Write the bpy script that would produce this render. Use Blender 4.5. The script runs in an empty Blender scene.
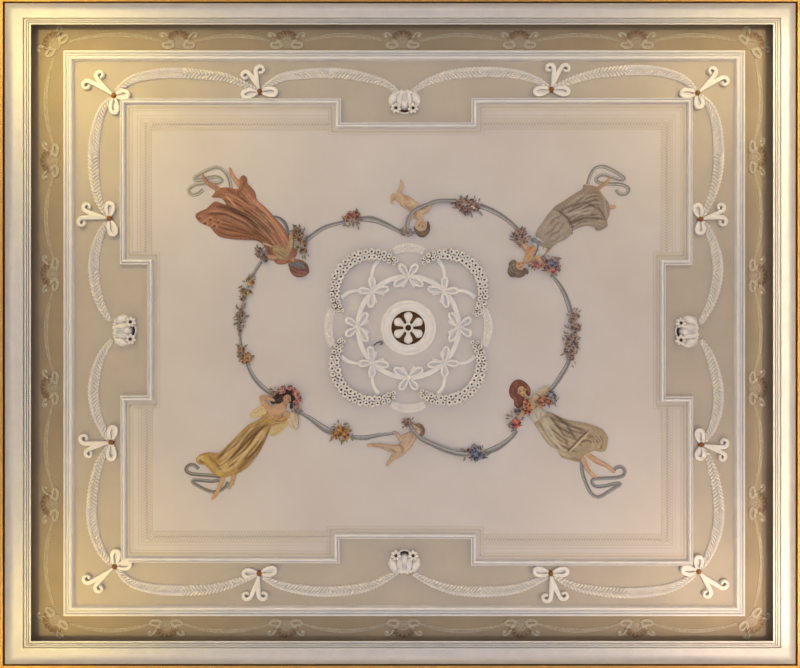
import bpy, bmesh, math, random
import numpy as np
from mathutils import Vector, Matrix

# ------------------------------------------------------------------ camera, world, lights, exposure
SC = bpy.context.scene
COL = SC.collection
HC = 6.0                 # height of the flat ceiling (m)
CAMZ = 1.0               # camera looks straight up from a tripod
DIST = HC - CAMZ
PI = math.pi
random.seed(7)
rng = np.random.RandomState(3)

cam_d = bpy.data.cameras.new('camera')
cam = bpy.data.objects.new('camera', cam_d)
COL.objects.link(cam)
cam.location = (0, 0, CAMZ)
cam.rotation_euler = (PI, 0, 0)
cam_d.sensor_fit = 'HORIZONTAL'
cam_d.sensor_width = 36.0
cam_d.lens = 36.0 * DIST / 8.0
SC.camera = cam

w = bpy.data.worlds.new('world')
SC.world = w
w.use_nodes = True
w.node_tree.nodes['Background'].inputs[0].default_value = (0.9, 0.93, 1, 1)
w.node_tree.nodes['Background'].inputs[1].default_value = 0.05

SC.view_settings.view_transform = 'Standard'
SC.view_settings.look = 'None'
SC.view_settings.gamma = 1.0
SC.view_settings.exposure = 0.0
SC.cycles.use_denoising = True
SC.cycles.max_bounces = 5
SC.cycles.diffuse_bounces = 3


def area(name, loc, size, power, color, target, size_y=None, axis=(0, 1, 0)):
    d = bpy.data.lights.new(name, 'AREA')
    d.energy = power
    d.color = color
    d.shape = 'RECTANGLE'
    d.size = size
    d.size_y = size_y or size
    o = bpy.data.objects.new(name, d)
    COL.objects.link(o)
    o.location = loc
    z = (Vector(loc) - Vector(target)).normalized()          # a lamp shines along its own -Z; its long side (size_y) runs along `axis`
    y = Vector(axis)
    y = (y - z * y.dot(z)).normalized()
    x = y.cross(z)
    o.rotation_euler = Matrix((x, y, z)).transposed().to_euler()
    return o


def bulb(name, loc, power, color, r=0.12):
    d = bpy.data.lights.new(name, 'POINT')
    d.energy = power
    d.color = color
    d.shadow_soft_size = r
    o = bpy.data.objects.new(name, d)
    COL.objects.link(o)
    o.location = loc
    return o


WARM = (1.0, 0.72, 0.20)
ROSE = (1.0, 0.76, 0.52)
MILD = (1.0, 0.90, 0.74)
COOL = (0.97, 0.95, 1.0)
# soft daylight thrown up from the bright floor of the room
area('daylight_bounce', (0, 0, 0.25), 6.4, 170, (0.62, 0.73, 1.0), (0, 0, 6), 5.2)
# wall lights under the cornice on all four sides
area('lamp_top', (0, -2.75, 4.5), 0.12, 8, COOL, (0, -1.4, 6), 5.0, (1, 0, 0))
area('lamp_bottom', (0, 2.75, 4.5), 0.12, 8, COOL, (0, 1.4, 6), 5.0, (1, 0, 0))
area('lamp_left', (-3.6, 0, 4.5), 0.12, 3.5, MILD, (-2.2, 0, 6), 3.6)
area('lamp_right', (3.6, 0, 4.5), 0.12, 2, COOL, (2.2, 0, 6), 3.6)
bulb('sconce_1', (-3.45, -2.8, 4.55), 58, (1.0, 0.84, 0.32))
bulb('sconce_2', (3.5, -2.8, 4.6), 36, (1.0, 0.86, 0.5))
bulb('sconce_3', (-3.5, 2.8, 4.6), 38, (1.0, 0.82, 0.3))
bulb('sconce_4', (3.45, 2.8, 4.55), 46, (1.0, 0.84, 0.66))
# added strip light out of view, brightening only the right-hand cove
o = area('cove_fill', (3.71, 0, 5.48), 0.05, 4.6, (1.0, 0.86, 0.56), (3.73, 0, 6), 6.0)
o.data.spread = math.radians(70)


# ------------------------------------------------------------------ helpers
def lin(c):
    return tuple(((v / 255) / 12.92 if v / 255 <= 0.04045 else ((v / 255 + 0.055) / 1.055) ** 2.4) for v in c)


_mats = {}


def mat(name, rgb, rough=0.75, noise=0.0, scale=6.0, bump=0.0, metallic=0.0, rgb2=None):
    if name in _mats:
        return _mats[name]
    m = bpy.data.materials.new(name)
    m.use_nodes = True
    nt = m.node_tree
    b = nt.nodes['Principled BSDF']
    b.inputs['Roughness'].default_value = rough
    b.inputs['Metallic'].default_value = metallic
    b.inputs['Specular IOR Level'].default_value = 0.25
    c = lin(rgb)
    b.inputs['Base Color'].default_value = (*c, 1)
    if noise or bump:
        tc = nt.nodes.new('ShaderNodeTexCoord')
        nz = nt.nodes.new('ShaderNodeTexNoise')
        nz.inputs['Scale'].default_value = scale
        nz.inputs['Detail'].default_value = 6
        nt.links.new(tc.outputs['Object'], nz.inputs['Vector'])
        if noise:
            mx = nt.nodes.new('ShaderNodeMix')
            mx.data_type = 'RGBA'
            c2 = lin(rgb2) if rgb2 else tuple(v * (1 - noise) for v in c)
            c1 = c if rgb2 else tuple(min(1, v * (1 + noise)) for v in c)
            mx.inputs['A'].default_value = (*c1, 1)
            mx.inputs['B'].default_value = (*c2, 1)
            rp = nt.nodes.new('ShaderNodeMapRange')
            rp.inputs['From Min'].default_value = 0.3
            rp.inputs['From Max'].default_value = 0.7
            nt.links.new(nz.outputs['Fac'], rp.inputs['Value'])
            nt.links.new(rp.outputs['Result'], mx.inputs['Factor'])
            nt.links.new(mx.outputs['Result'], b.inputs['Base Color'])
        if bump:
            n2 = nt.nodes.new('ShaderNodeTexNoise')
            n2.inputs['Scale'].default_value = scale * 6
            nt.links.new(tc.outputs['Object'], n2.inputs['Vector'])
            bp = nt.nodes.new('ShaderNodeBump')
            bp.inputs['Strength'].default_value = bump
            bp.inputs['Distance'].default_value = 0.01
            nt.links.new(n2.outputs['Fac'], bp.inputs['Height'])
            nt.links.new(bp.outputs['Normal'], b.inputs['Normal'])
    _mats[name] = m
    return m


def paint_mat():
    if 'paint' in _mats:
        return _mats['paint']
    m = bpy.data.materials.new('fresco_paint')
    m.use_nodes = True
    nt = m.node_tree
    b = nt.nodes['Principled BSDF']
    b.inputs['Roughness'].default_value = 0.8
    b.inputs['Specular IOR Level'].default_value = 0.2
    a = nt.nodes.new('ShaderNodeAttribute')
    a.attribute_name = 'Col'
    tc = nt.nodes.new('ShaderNodeTexCoord')
    nz = nt.nodes.new('ShaderNodeTexNoise')
    nz.inputs['Scale'].default_value = 55
    nz.inputs['Detail'].default_value = 4
    nt.links.new(tc.outputs['Object'], nz.inputs['Vector'])
    rp = nt.nodes.new('ShaderNodeMapRange')
    rp.inputs['From Min'].default_value = 0.3
    rp.inputs['From Max'].default_value = 0.7
    rp.inputs['To Min'].default_value = 0.82
    rp.inputs['To Max'].default_value = 1.14
    nt.links.new(nz.outputs['Fac'], rp.inputs['Value'])
    vm = nt.nodes.new('ShaderNodeVectorMath')
    vm.operation = 'SCALE'
    nt.links.new(a.outputs['Color'], vm.inputs[0])
    nt.links.new(rp.outputs['Result'], vm.inputs['Scale'])
    nt.links.new(vm.outputs['Vector'], b.inputs['Base Color'])
    _mats['paint'] = m
    return m


def W(x, y, h=0.0, href=None):
    """ceiling coordinates (cm from the corner, h = cm below the flat ceiling) -> metres"""
    s = (DIST - (h if href is None else href) / 100) / DIST
    return ((x - 400) / 100 * s, (y - 334) / 100 * s, HC - h / 100)


class MB:
    """collects vertices (x, y, h) and faces; built as ONE mesh object"""

    def __init__(self):
        self.v, self.f, self.m, self.c = [], [], [], []

    def add(self, verts, faces, mi=0, cols=None):
        o = len(self.v)
        self.v += [tuple(p) for p in verts]
        self.f += [tuple(i + o for i in q) for q in faces]
        self.m += [mi] * len(faces)
        if cols is None:
            cols = [(0.5, 0.5, 0.5)] * len(verts)
        self.c += list(cols)

    def build(self, name, mats, parent=None, origin=None, href=None, smooth=True, recalc=True, own=None):
        """origin: (x, y, h) of the object's own origin; parent: an Empty/mesh made by thing()"""
        me = bpy.data.meshes.new(name)
        if origin is None:
            if parent is not None:
                origin = parent['_o']
            else:
                a = np.array(self.v)
                origin = ((a[:, 0].min() + a[:, 0].max()) / 2, (a[:, 1].min() + a[:, 1].max()) / 2, 0)
        origin = tuple(origin)
        hr = href if href is not None else 0.0
        ow = W(*origin, href=hr)
        vs = []
        for (x, y, h) in self.v:
            p = W(x, y, h, hr)
            vs.append((p[0] - ow[0], p[1] - ow[1], p[2] - ow[2]))
        me.from_pydata(vs, [], [tuple(reversed(q)) for q in self.f])
        if not isinstance(mats, (list, tuple)):
            mats = [mats]
        for m in mats:
            me.materials.append(m)
        me.polygons.foreach_set('material_index', self.m)
        me.polygons.foreach_set('use_smooth', [smooth] * len(self.f))
        at = me.color_attributes.new('Col', 'FLOAT_COLOR', 'POINT')
        a = np.ones((len(self.v), 4), np.float32)
        a[:, :3] = np.array(self.c, np.float32).reshape(-1, 3)
        at.data.foreach_set('color', a.ravel())
        if recalc:
            bm = bmesh.new()
            bm.from_mesh(me)
            bmesh.ops.recalc_face_normals(bm, faces=bm.faces)
            bm.to_mesh(me)
            bm.free()
        me.update()
        o = bpy.data.objects.new(name, me)
        COL.objects.link(o)
        if parent is not None:
            o.parent = parent
            po = parent['_w']
            o.location = (ow[0] - po[0], ow[1] - po[1], ow[2] - po[2])
        else:
            o.location = ow
        _org[o.name] = (origin, ow)
        o['_o'] = origin
        o['_w'] = ow
        return o


_org = {}


def thing(name, label, cat, origin, group=None, href=0.0):
    o = bpy.data.objects.new(name, None)
    COL.objects.link(o)
    o.empty_display_size = 0.05
    ow = W(*origin, href=href)
    o.location = ow
    o['_o'] = tuple(origin)
    o['_w'] = ow
    tag(o, label, cat, group)
    return o


def tag(o, label, cat, group=None, kind=None):
    o['label'] = label
    o['category'] = cat
    if group:
        o['group'] = group
    if kind:
        o['kind'] = kind
    return o


def struct(o):
    o['kind'] = 'structure'
    return o


def spline(pts, n=8, closed=False):
    """Catmull-Rom through points of any dimension"""
    P = [np.array(p, float) for p in pts]
    if closed:
        Q = [P[-1]] + P + [P[0], P[1]]
    else:
        Q = [2 * P[0] - P[1]] + P + [2 * P[-1] - P[-2]]
    out = []
    for i in range(1, len(Q) - 2):
        a, b, c, d = Q[i - 1], Q[i], Q[i + 1], Q[i + 2]
        for k in range(n):
            t = k / n
            out.append(0.5 * (2 * b + (c - a) * t + (2 * a - 5 * b + 4 * c - d) * t * t + (3 * b - a - 3 * c + d) * t ** 3))
    if not closed:
        out.append(Q[-2])
    return np.array(out)


def resample(P, step=None, n=None):
    d = np.r_[0, np.cumsum(np.linalg.norm(np.diff(P[:, :2], axis=0), axis=1))]
    n = n or max(3, int(d[-1] / step) + 1)
    t = np.linspace(0, d[-1], n)
    return np.stack([np.interp(t, d, P[:, k]) for k in range(P.shape[1])], 1)


def frames(P):
    T = np.gradient(P[:, :2], axis=0)
    T /= np.linalg.norm(T, axis=1)[:, None] + 1e-9
    N = np.stack([-T[:, 1], T[:, 0]], 1)
    return T, N


DOME = [(math.cos(a), math.sin(a)) for a in np.linspace(0, PI, 9)]
FLAT = [(1, -0.2), (1, 0.6), (0.86, 1.0), (0.6, 0.75), (0, 0.62), (-0.6, 0.75), (-0.86, 1.0), (-1, 0.6), (-1, -0.2)]
RIB = [(1, -0.3), (1, 0.8), (0.7, 1), (0, 0.8), (-0.7, 1), (-1, 0.8), (-1, -0.3)]


def sweep(mb, P, wd, ht, prof=DOME, base=0.0, mi=0, cols=None):
    """P Nx2 (or Nx3: x, y, lift); wd, ht half-width / height per point (arrays or scalars)"""
    P = np.array(P, float)
    n = len(P)
    wd = np.ones(n) * wd
    ht = np.ones(n) * ht
    lift = P[:, 2] if P.shape[1] > 2 else np.zeros(n)
    T, N = frames(P)
    k = len(prof)
    V, C = [], []
    for i in range(n):
        for j, (u, h) in enumerate(prof):
            q = P[i, :2] + N[i] * u * wd[i]
            V.append((q[0], q[1], base + lift[i] + h * ht[i]))
            C.append(cols[j] if cols is not None else (0.5, 0.5, 0.5))
    F = []
    for i in range(n - 1):
        for j in range(k - 1):
            a = i * k + j
            F.append((a, a + 1, a + k + 1, a + k))
        F.append((i * k + k - 1, i * k, i * k + k, i * k + 2 * k - 1))
    F.append(tuple(range(k)))
    F.append(tuple(reversed(range((n - 1) * k, n * k))))
    mb.add(V, F, mi, C)


def dome(mb, cx, cy, rx, ry=None, H=1.0, base=0.0, ang=0.0, mi=0, col=None, lobes=0, amp=0.0, n=16, rings=4, dip=0.0):
    """rounded boss; lobes/amp cut it into petals, dip sinks its middle"""
    ry = ry or rx
    V, F = [], []
    ca, sa = math.cos(ang), math.sin(ang)
    for r in range(rings + 1):
        t = r / rings
        h = H * math.sqrt(max(0, 1 - t * t)) - dip * max(0, 1 - t * 2.2)
        for k in range(n):
            a = 2 * PI * k / n
            m = 1 + (amp * math.cos(lobes * a) * t if lobes else 0)
            u, v = rx * t * m * math.cos(a), ry * t * m * math.sin(a)
            V.append((cx + u * ca - v * sa, cy + u * sa + v * ca, base + h))
    for k in range(n):
        x, y, h = V[rings * n + k]
        V.append((x, y, base - 0.4))
    for r in range(1, rings + 1):
        for k in range(n):
            a, b = r * n + k, r * n + (k + 1) % n
            F.append((a, b, b + n, a + n))
    F.append(tuple(n + k for k in range(n)))
    V2 = V[n:]
    F = [tuple(i - n for i in q) for q in F]
    mb.add(V2, F, mi, [col or (0.5, 0.5, 0.5)] * len(V2))


def lathe(mb, cx, cy, prof, n=64, mi=0):
    """prof: list of (radius, h) rings, closed round"""
    V, F = [], []
    k = len(prof)
    for i in range(n):
        a = 2 * PI * i / n
        for (r, h) in prof:
            V.append((cx + r * math.cos(a), cy + r * math.sin(a), h))
    for i in range(n):
        for j in range(k - 1):
            a, b = i * k + j, ((i + 1) % n) * k + j
            F.append((a, b, b + 1, a + 1))
    mb.add(V, F, mi)


def leaf(mb, x, y, ang, L, wd, h0, h1, lift=0.0, mi=0, col=None):
    """pointed leaf with a raised midrib; base at (x, y)"""
    ca, sa = math.cos(ang), math.sin(ang)
    loc = [(0, 0, h0), (0.45 * L, wd, h0 * 0.6 + 0.1), (L, 0, h0 * 0.5 + 0.2), (0.45 * L, -wd, h0 * 0.6 + 0.1), (0.45 * L, 0, h1),
           (0.75 * L, wd * 0.7, h0 * 0.6 + 0.1), (0.75 * L, -wd * 0.7, h0 * 0.6 + 0.1), (0.18 * L, wd * 0.6, h0 * 0.7), (0.18 * L, -wd * 0.6, h0 * 0.7)]
    V = [(x + u * ca - v * sa, y + u * sa + v * ca, lift + h) for (u, v, h) in loc]
    F = [(0, 7, 4), (7, 1, 4), (1, 5, 4), (5, 2, 4), (2, 6, 4), (6, 3, 4), (3, 8, 4), (8, 0, 4), (0, 8, 3, 6, 2, 5, 1, 7)]
    mb.add(V, F, mi, [col or (0.5, 0.5, 0.5)] * len(V))


def inset(poly, d):
    n = len(poly)
    out = []
    for i in range(n):
        p0, p1, p2 = np.array(poly[i - 1]), np.array(poly[i]), np.array(poly[(i + 1) % n])
        e1 = (p1 - p0) / np.linalg.norm(p1 - p0)
        e2 = (p2 - p1) / np.linalg.norm(p2 - p1)
        n1, n2 = np.array((-e1[1], e1[0])), np.array((-e2[1], e2[0]))
        b = n1 + n2
        b = b / (1 + n1.dot(n2))
        out.append(tuple(p1 + b * d))
    return out


def moulding(mb, poly, prof, mi=0):
    """closed moulding: prof = [(inward offset, h)]"""
    rings = [[(x, y, h) for (x, y) in inset(poly, d)] for d, h in prof]
    stations(mb, rings, mi)


def stations(mb, rings, mi=0):
    n = len(rings[0])
    V = [p for r in rings for p in r]
    F = []
    for j in range(len(rings) - 1):
        for i in range(n):
            a, b = j * n + i, j * n + (i + 1) % n
            F.append((a, b, b + n, a + n))
    mb.add(V, F, mi)


def rect(l, t, r, b):
    return [(l, t), (r, t), (r, b), (l, b)]


# ---------------- low-relief fields: one continuous mesh from capsules and outlines
def seg_dist(X, Y, a, b):
    ax, ay, bx, by = a[0], a[1], b[0], b[1]
    dx, dy = bx - ax, by - ay
    L2 = dx * dx + dy * dy + 1e-9
    t = np.clip(((X - ax) * dx + (Y - ay) * dy) / L2, 0, 1)
    return np.hypot(X - ax - t * dx, Y - ay - t * dy), t


def poly_sdf(X, Y, P):
    D = np.full(X.shape, 1e9)
    ins = np.zeros(X.shape, bool)
    n = len(P)
    for i in range(n):
        a, b = P[i], P[(i + 1) % n]
        d, _ = seg_dist(X, Y, a, b)
        D = np.minimum(D, d)
        c = ((a[1] > Y) != (b[1] > Y))
        with np.errstate(divide='ignore', invalid='ignore'):
            xi = (b[0] - a[0]) * (Y - a[1]) / (b[1] - a[1] + 1e-12) + a[0]
        ins ^= c & (X < xi)
    return np.where(ins, -D, D)


def relief(name, prims, col, parent, strokes=(), res=0.5, base=0.0, hmin=0.25, jitter=0.0):
    """prims: ('cap', [(x, y, r, lift)...], k) | ('poly', pts, H, w) | ('ell', x, y, rx, ry, ang, H); last item may be a colour dict"""
    ext = []
    for p in prims:
        if p[0] == 'cap':
            for q in p[1]:
                ext += [(q[0] - q[2], q[1] - q[2]), (q[0] + q[2], q[1] + q[2])]
        elif p[0] == 'poly':
            ext += [tuple(q) for q in p[1]]
        else:
            r = max(p[3], p[4])
            ext += [(p[1] - r, p[2] - r), (p[1] + r, p[2] + r)]
    ext = np.array(ext)
    x0, y0 = ext.min(0) - 2
    x1, y1 = ext.max(0) + 2
    xs = np.arange(x0, x1, res)
    ys = np.arange(y0, y1, res)
    X, Y = np.meshgrid(xs, ys)
    D = np.full(X.shape, 1e9)
    Hh = np.zeros(X.shape)
    C = np.zeros(X.shape + (3,))
    C[:] = lin(col)
    for p in prims:
        pc = p[-1] if isinstance(p[-1], dict) else None
        if p[0] == 'cap':
            d = np.full(X.shape, 1e9)
            h = np.zeros(X.shape)
            pts = p[1]
            for a, b in zip(pts[:-1], pts[1:]):
                dd, t = seg_dist(X, Y, a, b)
                r = a[2] + (b[2] - a[2]) * t
                z = a[3] + (b[3] - a[3]) * t
                d = np.minimum(d, dd - r)
                h = np.maximum(h, np.where(dd < r, z + p[2] * r * np.sqrt(np.clip(1 - (dd / r) ** 2, 0, 1)), 0))
        elif p[0] == 'poly':
            d = poly_sdf(X, Y, spline(p[1], 5, True))
            h = np.where(d < 0, p[2] * (1 - np.exp(d / p[3])), 0)
        else:
            ca, sa = math.cos(p[5]), math.sin(p[5])
            u = ((X - p[1]) * ca + (Y - p[2]) * sa) / p[3]
            v = (-(X - p[1]) * sa + (Y - p[2]) * ca) / p[4]
            q = np.hypot(u, v)
            d = (q - 1) * min(p[3], p[4])
            h = p[6] * np.sqrt(np.clip(1 - q * q, 0, 1))
        if pc:
            wgt = np.clip(-d / 0.6 + 0.3, 0, 1)[..., None] * pc.get('a', 1)
            C = C * (1 - wgt) + np.array(lin(pc['c'])) * wgt
        if not (pc and pc.get('paint')):
            D = np.minimum(D, d)
            mx = np.maximum(Hh, h)
            Hh = mx + 0.25 * np.exp(-np.abs(Hh - h) / 0.35) * ((Hh > 0.05) & (h > 0.05)) * 0.5
    for s in strokes:
        pts, wd, dh, c, al = s
        dd = np.full(X.shape, 1e9)
        tt = np.zeros(X.shape)
        L = len(pts) - 1
        for i in range(L):
            d, t = seg_dist(X, Y, pts[i], pts[i + 1])
            m = d < dd
            dd = np.where(m, d, dd)
            tt = np.where(m, (i + t) / L, tt)
        g = np.exp(-(dd / wd) ** 2)
        if L > 1:
            g = g * np.clip(np.minimum(tt, 1 - tt) * 6 + 0.25, 0, 1)
        Hh = Hh + dh * g
        if c is not None:
            gg = (al * g)[..., None]
            C = C * (1 - gg) + np.array(lin(c)) * gg
    ins = D < 0
    Hh = np.maximum(Hh, 0) + hmin
    gy, gx = np.gradient(D, res)
    gl = np.hypot(gx, gy) + 1e-6
    # keep quads with any inside corner; pull outside corners back to the outline
    q = ins[:-1, :-1] | ins[1:, :-1] | ins[:-1, 1:] | ins[1:, 1:]
    used = np.zeros(X.shape, bool)
    used[:-1, :-1] |= q
    used[1:, :-1] |= q
    used[:-1, 1:] |= q
    used[1:, 1:] |= q
    out = used & ~ins
    dx = np.clip(D / gl, 0, 1.2 * res)
    Xo = np.where(out, X - gx / gl * dx, X)
    Yo = np.where(out, Y - gy / gl * dx, Y)
    idx = -np.ones(X.shape, int)
    idx[used] = np.arange(used.sum())
    V = np.stack([Xo[used], Yo[used], Hh[used] + base], 1).tolist()
    CC = C[used].tolist()
    F = []
    rr, cc = np.nonzero(q)
    for r, c in zip(rr, cc):
        F.append((idx[r, c], idx[r, c + 1], idx[r + 1, c + 1], idx[r + 1, c]))
    # skirt down into the plaster
    edges = {}
    for f in F:
        for i in range(4):
            a, b = f[i], f[(i + 1) % 4]
            if (b, a) in edges:
                del edges[(b, a)]
            else:
                edges[(a, b)] = 1
    low = {}
    for (a, b) in list(edges):
        for k in (a, b):
            if k not in low:
                low[k] = len(V)
                V.append([V[k][0], V[k][1], 0.1])
                CC.append(CC[k])
    for (a, b) in edges:
        F.append((b, a, low[a], low[b]))
    mb = MB()
    mb.add(V, F, 0, CC)
    return mb.build(name, paint_mat(), parent, recalc=False, href=1.5)


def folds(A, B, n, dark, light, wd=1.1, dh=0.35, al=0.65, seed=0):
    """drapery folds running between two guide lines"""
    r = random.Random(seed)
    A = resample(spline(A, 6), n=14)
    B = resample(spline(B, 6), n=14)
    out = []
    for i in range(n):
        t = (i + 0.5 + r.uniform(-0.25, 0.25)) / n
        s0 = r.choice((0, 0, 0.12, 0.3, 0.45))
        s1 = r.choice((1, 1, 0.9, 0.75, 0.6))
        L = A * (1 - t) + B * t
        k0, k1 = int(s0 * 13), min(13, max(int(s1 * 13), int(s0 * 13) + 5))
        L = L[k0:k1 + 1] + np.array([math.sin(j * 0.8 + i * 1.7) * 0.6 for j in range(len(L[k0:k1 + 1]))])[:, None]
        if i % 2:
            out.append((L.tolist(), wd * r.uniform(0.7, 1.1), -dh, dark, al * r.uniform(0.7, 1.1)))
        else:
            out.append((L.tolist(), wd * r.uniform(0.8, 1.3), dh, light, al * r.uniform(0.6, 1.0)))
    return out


# ------------------------------------------------------------------ materials of the room
WHITE = mat('white_plaster', (224, 217, 210), 0.6, 0.04, 9, 0.05)
STUCCO = mat('white_stucco', (231, 221, 208), 0.65, 0.05, 14, 0.12)
TAN = mat('tan_distemper', (182, 168, 149), 0.85, 0, 2.2, 0.05)
TAN = mat('tan_wall_paint', (184, 170, 152), 0.85, 0.05, 2.2, 0.05)
FRIEZE = mat('ochre_frieze_paint', (162, 144, 118), 0.85, 0.06, 2.6, 0.05, rgb2=(152, 134, 110))
CREAM = mat('cream_plaster', (206, 195, 185), 0.8, 0.03, 1.3, 0.06, rgb2=(199, 187, 176))
GOLD = mat('gilding', (216, 168, 94), 0.4, 0.06, 12, 0, 0.35)
BRONZE = mat('gold_brown_button', (138, 88, 40), 0.45, 0.1, 30, 0.1, 0.2)
DARK = mat('dark_brown_recess', (72, 52, 38), 0.8)
GROUND = mat('brown_gilt_ground', (118, 78, 40), 0.55, 0.35, 60, 0.4, 0.2, rgb2=(52, 34, 22))
BORDER = mat('painted_border_tan', (193, 178, 157), 0.85)
BORDER2 = mat('painted_border_pale', (195, 182, 168), 0.85)

# ------------------------------------------------------------------ room shell
def box(name, x0, x1, y0, y1, z0, z1, m):
    me = bpy.data.meshes.new(name)
    v = [(x, y, z) for x in (x0, x1) for y in (y0, y1) for z in (z0, z1)]
    f = [(0, 1, 3, 2), (4, 6, 7, 5), (0, 4, 5, 1), (2, 3, 7, 6), (0, 2, 6, 4), (1, 5, 7, 3)]
    me.from_pydata(v, [], f)
    me.materials.append(m)
    bm = bmesh.new()
    bm.from_mesh(me)
    bmesh.ops.recalc_face_normals(bm, faces=bm.faces)
    bm.to_mesh(me)
    bm.free()
    o = bpy.data.objects.new(name, me)
    COL.objects.link(o)
    o['kind'] = 'structure'
    return o


WALLP = mat('pale_wall', (228, 222, 210), 0.8, 0.03, 2)
PARQ = mat('oak_floor', (150, 126, 100), 0.5, 0.12, 3)
RX0, RX1, RY0, RY1 = -3.86, 3.86, -3.24, 3.25
box('floor', RX0 - .2, RX1 + .2, RY0 - .2, RY1 + .2, -0.1, 0, PARQ)
box('ceiling', RX0 - .2, RX1 + .2, RY0 - .2, RY1 + .2, HC, HC + 0.1, TAN)
box('wall_left', RX0 - .2, RX0, RY0, RY1, 0, HC, WALLP)
box('wall_right', RX1, RX1 + .2, RY0, RY1, 0, HC, WALLP)
box('wall_top', RX0 - .2, RX1 + .2, RY0 - .2, RY0, 0, HC, WALLP)
box('wall_bottom', RX0 - .2, RX1 + .2, RY1, RY1 + .2, 0, HC, WALLP)


def RECTS(l, t, r, b, h):
    """rectangle seen at these frame lines when it hangs h cm below the ceiling, as real positions"""
    s = (DIST - h / 100) / DIST
    f = lambda v, c: c + (v - c) * s
    return [(f(l, 400), f(t, 334), h), (f(r, 400), f(t, 334), h), (f(r, 400), f(b, 334), h), (f(l, 400), f(b, 334), h)]


# cornice: fluted lip, cove, gilded fillet, hung in front of the frieze
def mix(a, b, t):
    return [a[i] + (b[i] - a[i]) * t for i in range(4)]


R_LIP, R_GRO, R_COVE, R_GOLD = (31, 24.5, 773, 641), (22.5, 17.5, 781.5, 648.5), (5, 3.2, 795.5, 664), (2.4, 1.2, 798, 666)
mb = MB()
def grow(r, d):
    return [r[0] - d, r[1] - d, r[2] + d, r[3] + d]


stations(mb, [RECTS(*grow(R_LIP, 6), -0.5), RECTS(*grow(R_LIP, 6), 9.5), RECTS(*grow(R_LIP, 1.0), 10.5), RECTS(*R_LIP, 11.8)])
o = struct(mb.build('trim_1', FRIEZE, smooth=False, recalc=False))
mb = MB()
st = [RECTS(*R_LIP, 11.8)]
for t, h in ((0.03, 12.6), (0.14, 13.0), (0.24, 12.4), (0.26, 10.4), (0.33, 10.4), (0.34, 12.4), (0.42, 13.0), (0.50, 12.4), (0.52, 10.4), (0.59, 10.4), (0.60, 12.6), (0.70, 13.2), (0.80, 12.6), (0.82, 10.6), (0.90, 10.6), (0.91, 13.0), (1.0, 14.0)):
    st.append(RECTS(*mix(R_LIP, R_GRO, t), h))
stations(mb, st)
struct(mb.build('trim_2', WHITE, smooth=False, recalc=False))
mb = MB()
st = []
for k in range(11):
    t = k / 10
    st.append(RECTS(*mix(R_GRO, R_COVE, t), 14.0 + 1.6 * t + 9.0 * max(0, (t - 0.5) / 0.5) ** 1.5))
stations(mb, st)
struct(mb.build('trim_3', mat('cove_plaster', (209, 202, 197), 0.6, 0.04, 9, 0.05), recalc=False))
mb = MB()
st = [RECTS(*R_COVE, 24.6), RECTS(*mix(R_COVE, R_GOLD, 0.05), 22.5), RECTS(*mix(R_COVE, R_GOLD, 0.8), 22.5)]
stations(mb, st)
struct(mb.build('trim_4', mat('dark_gilt_groove', (96, 58, 26), 0.6), smooth=False, recalc=False))
mb = MB()
st = []
for t, h in ((0.78, 22.3), (0.84, 24.8), (1.1, 25.6), (1.4, 25.4), (1.8, 25.0), (1.9, 26), (3.0, 27), (5.0, 28)):
    st.append(RECTS(*mix(R_COVE, R_GOLD, t), h))
stations(mb, st)
struct(mb.build('trim_5', GOLD, recalc=False))

# painted frieze field and its inner moulding
FR_IN = rect(67, 53, 741, 612)
mb = MB()
stations(mb, [[(x, y, 0.25) for x, y in rect(8, 5, 795, 661)], [(x, y, 0.25) for x, y in FR_IN]])
struct(mb.build('trim_6', FRIEZE, smooth=False, recalc=False))
mb = MB()
moulding(mb, rect(63.0, 50.0, 745.5, 616.5), [(0, 0), (0.1, 2.6), (0.9, 3.6), (2.0, 3.6), (2.7, 2.6), (2.8, 0.8), (3.4, 0.8), (3.5, 3.0), (4.2, 3.8), (5.0, 3.6), (5.6, 2.8), (5.7, 0.8), (6.3, 0.8), (6.4, 3.4), (7.2, 5.0), (8.6, 5.2), (9.5, 4.4), (9.8, 0)])
struct(mb.build('trim_7', WHITE, smooth=False, recalc=False, href=3))

# cream field with notched sides, its moulding and painted borders
STEP = [(120, 98.5), (341, 98.5), (341, 122.5), (471.5, 122.5), (471.5, 98), (692.5, 98), (692.5, 265), (665.7, 265), (665.7, 396.5), (693, 396.5),
        (693, 565.5), (471, 565.5), (471, 539), (339.5, 538.7), (339.5, 563.3), (121, 562.3), (120.3, 395.5), (147.5, 395.5), (147.5, 264.5), (120, 264.5)]
mb = MB()
p = inset(STEP, 3)
mb.add([(x, y, 0.4) for x, y in p] + [(x, y, -0.2) for x, y in p], [tuple(range(20))] + [(i, (i + 1) % 20, 20 + (i + 1) % 20, 20 + i) for i in range(20)])
o = mb.build('ceiling', CREAM, smooth=False)
o.name = 'ceiling_field'
struct(o)
mb = MB()
moulding(mb, STEP, [(0, 0), (0.1, 2.4), (0.8, 3.0), (1.5, 2.4), (1.6, 1.0), (2.1, 1.0), (2.2, 2.8), (3.2, 3.8), (4.2, 3.6), (4.7, 2.6), (4.8, 0.3)])
struct(mb.build('trim_8', WHITE, smooth=False, recalc=False, href=2))


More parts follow.
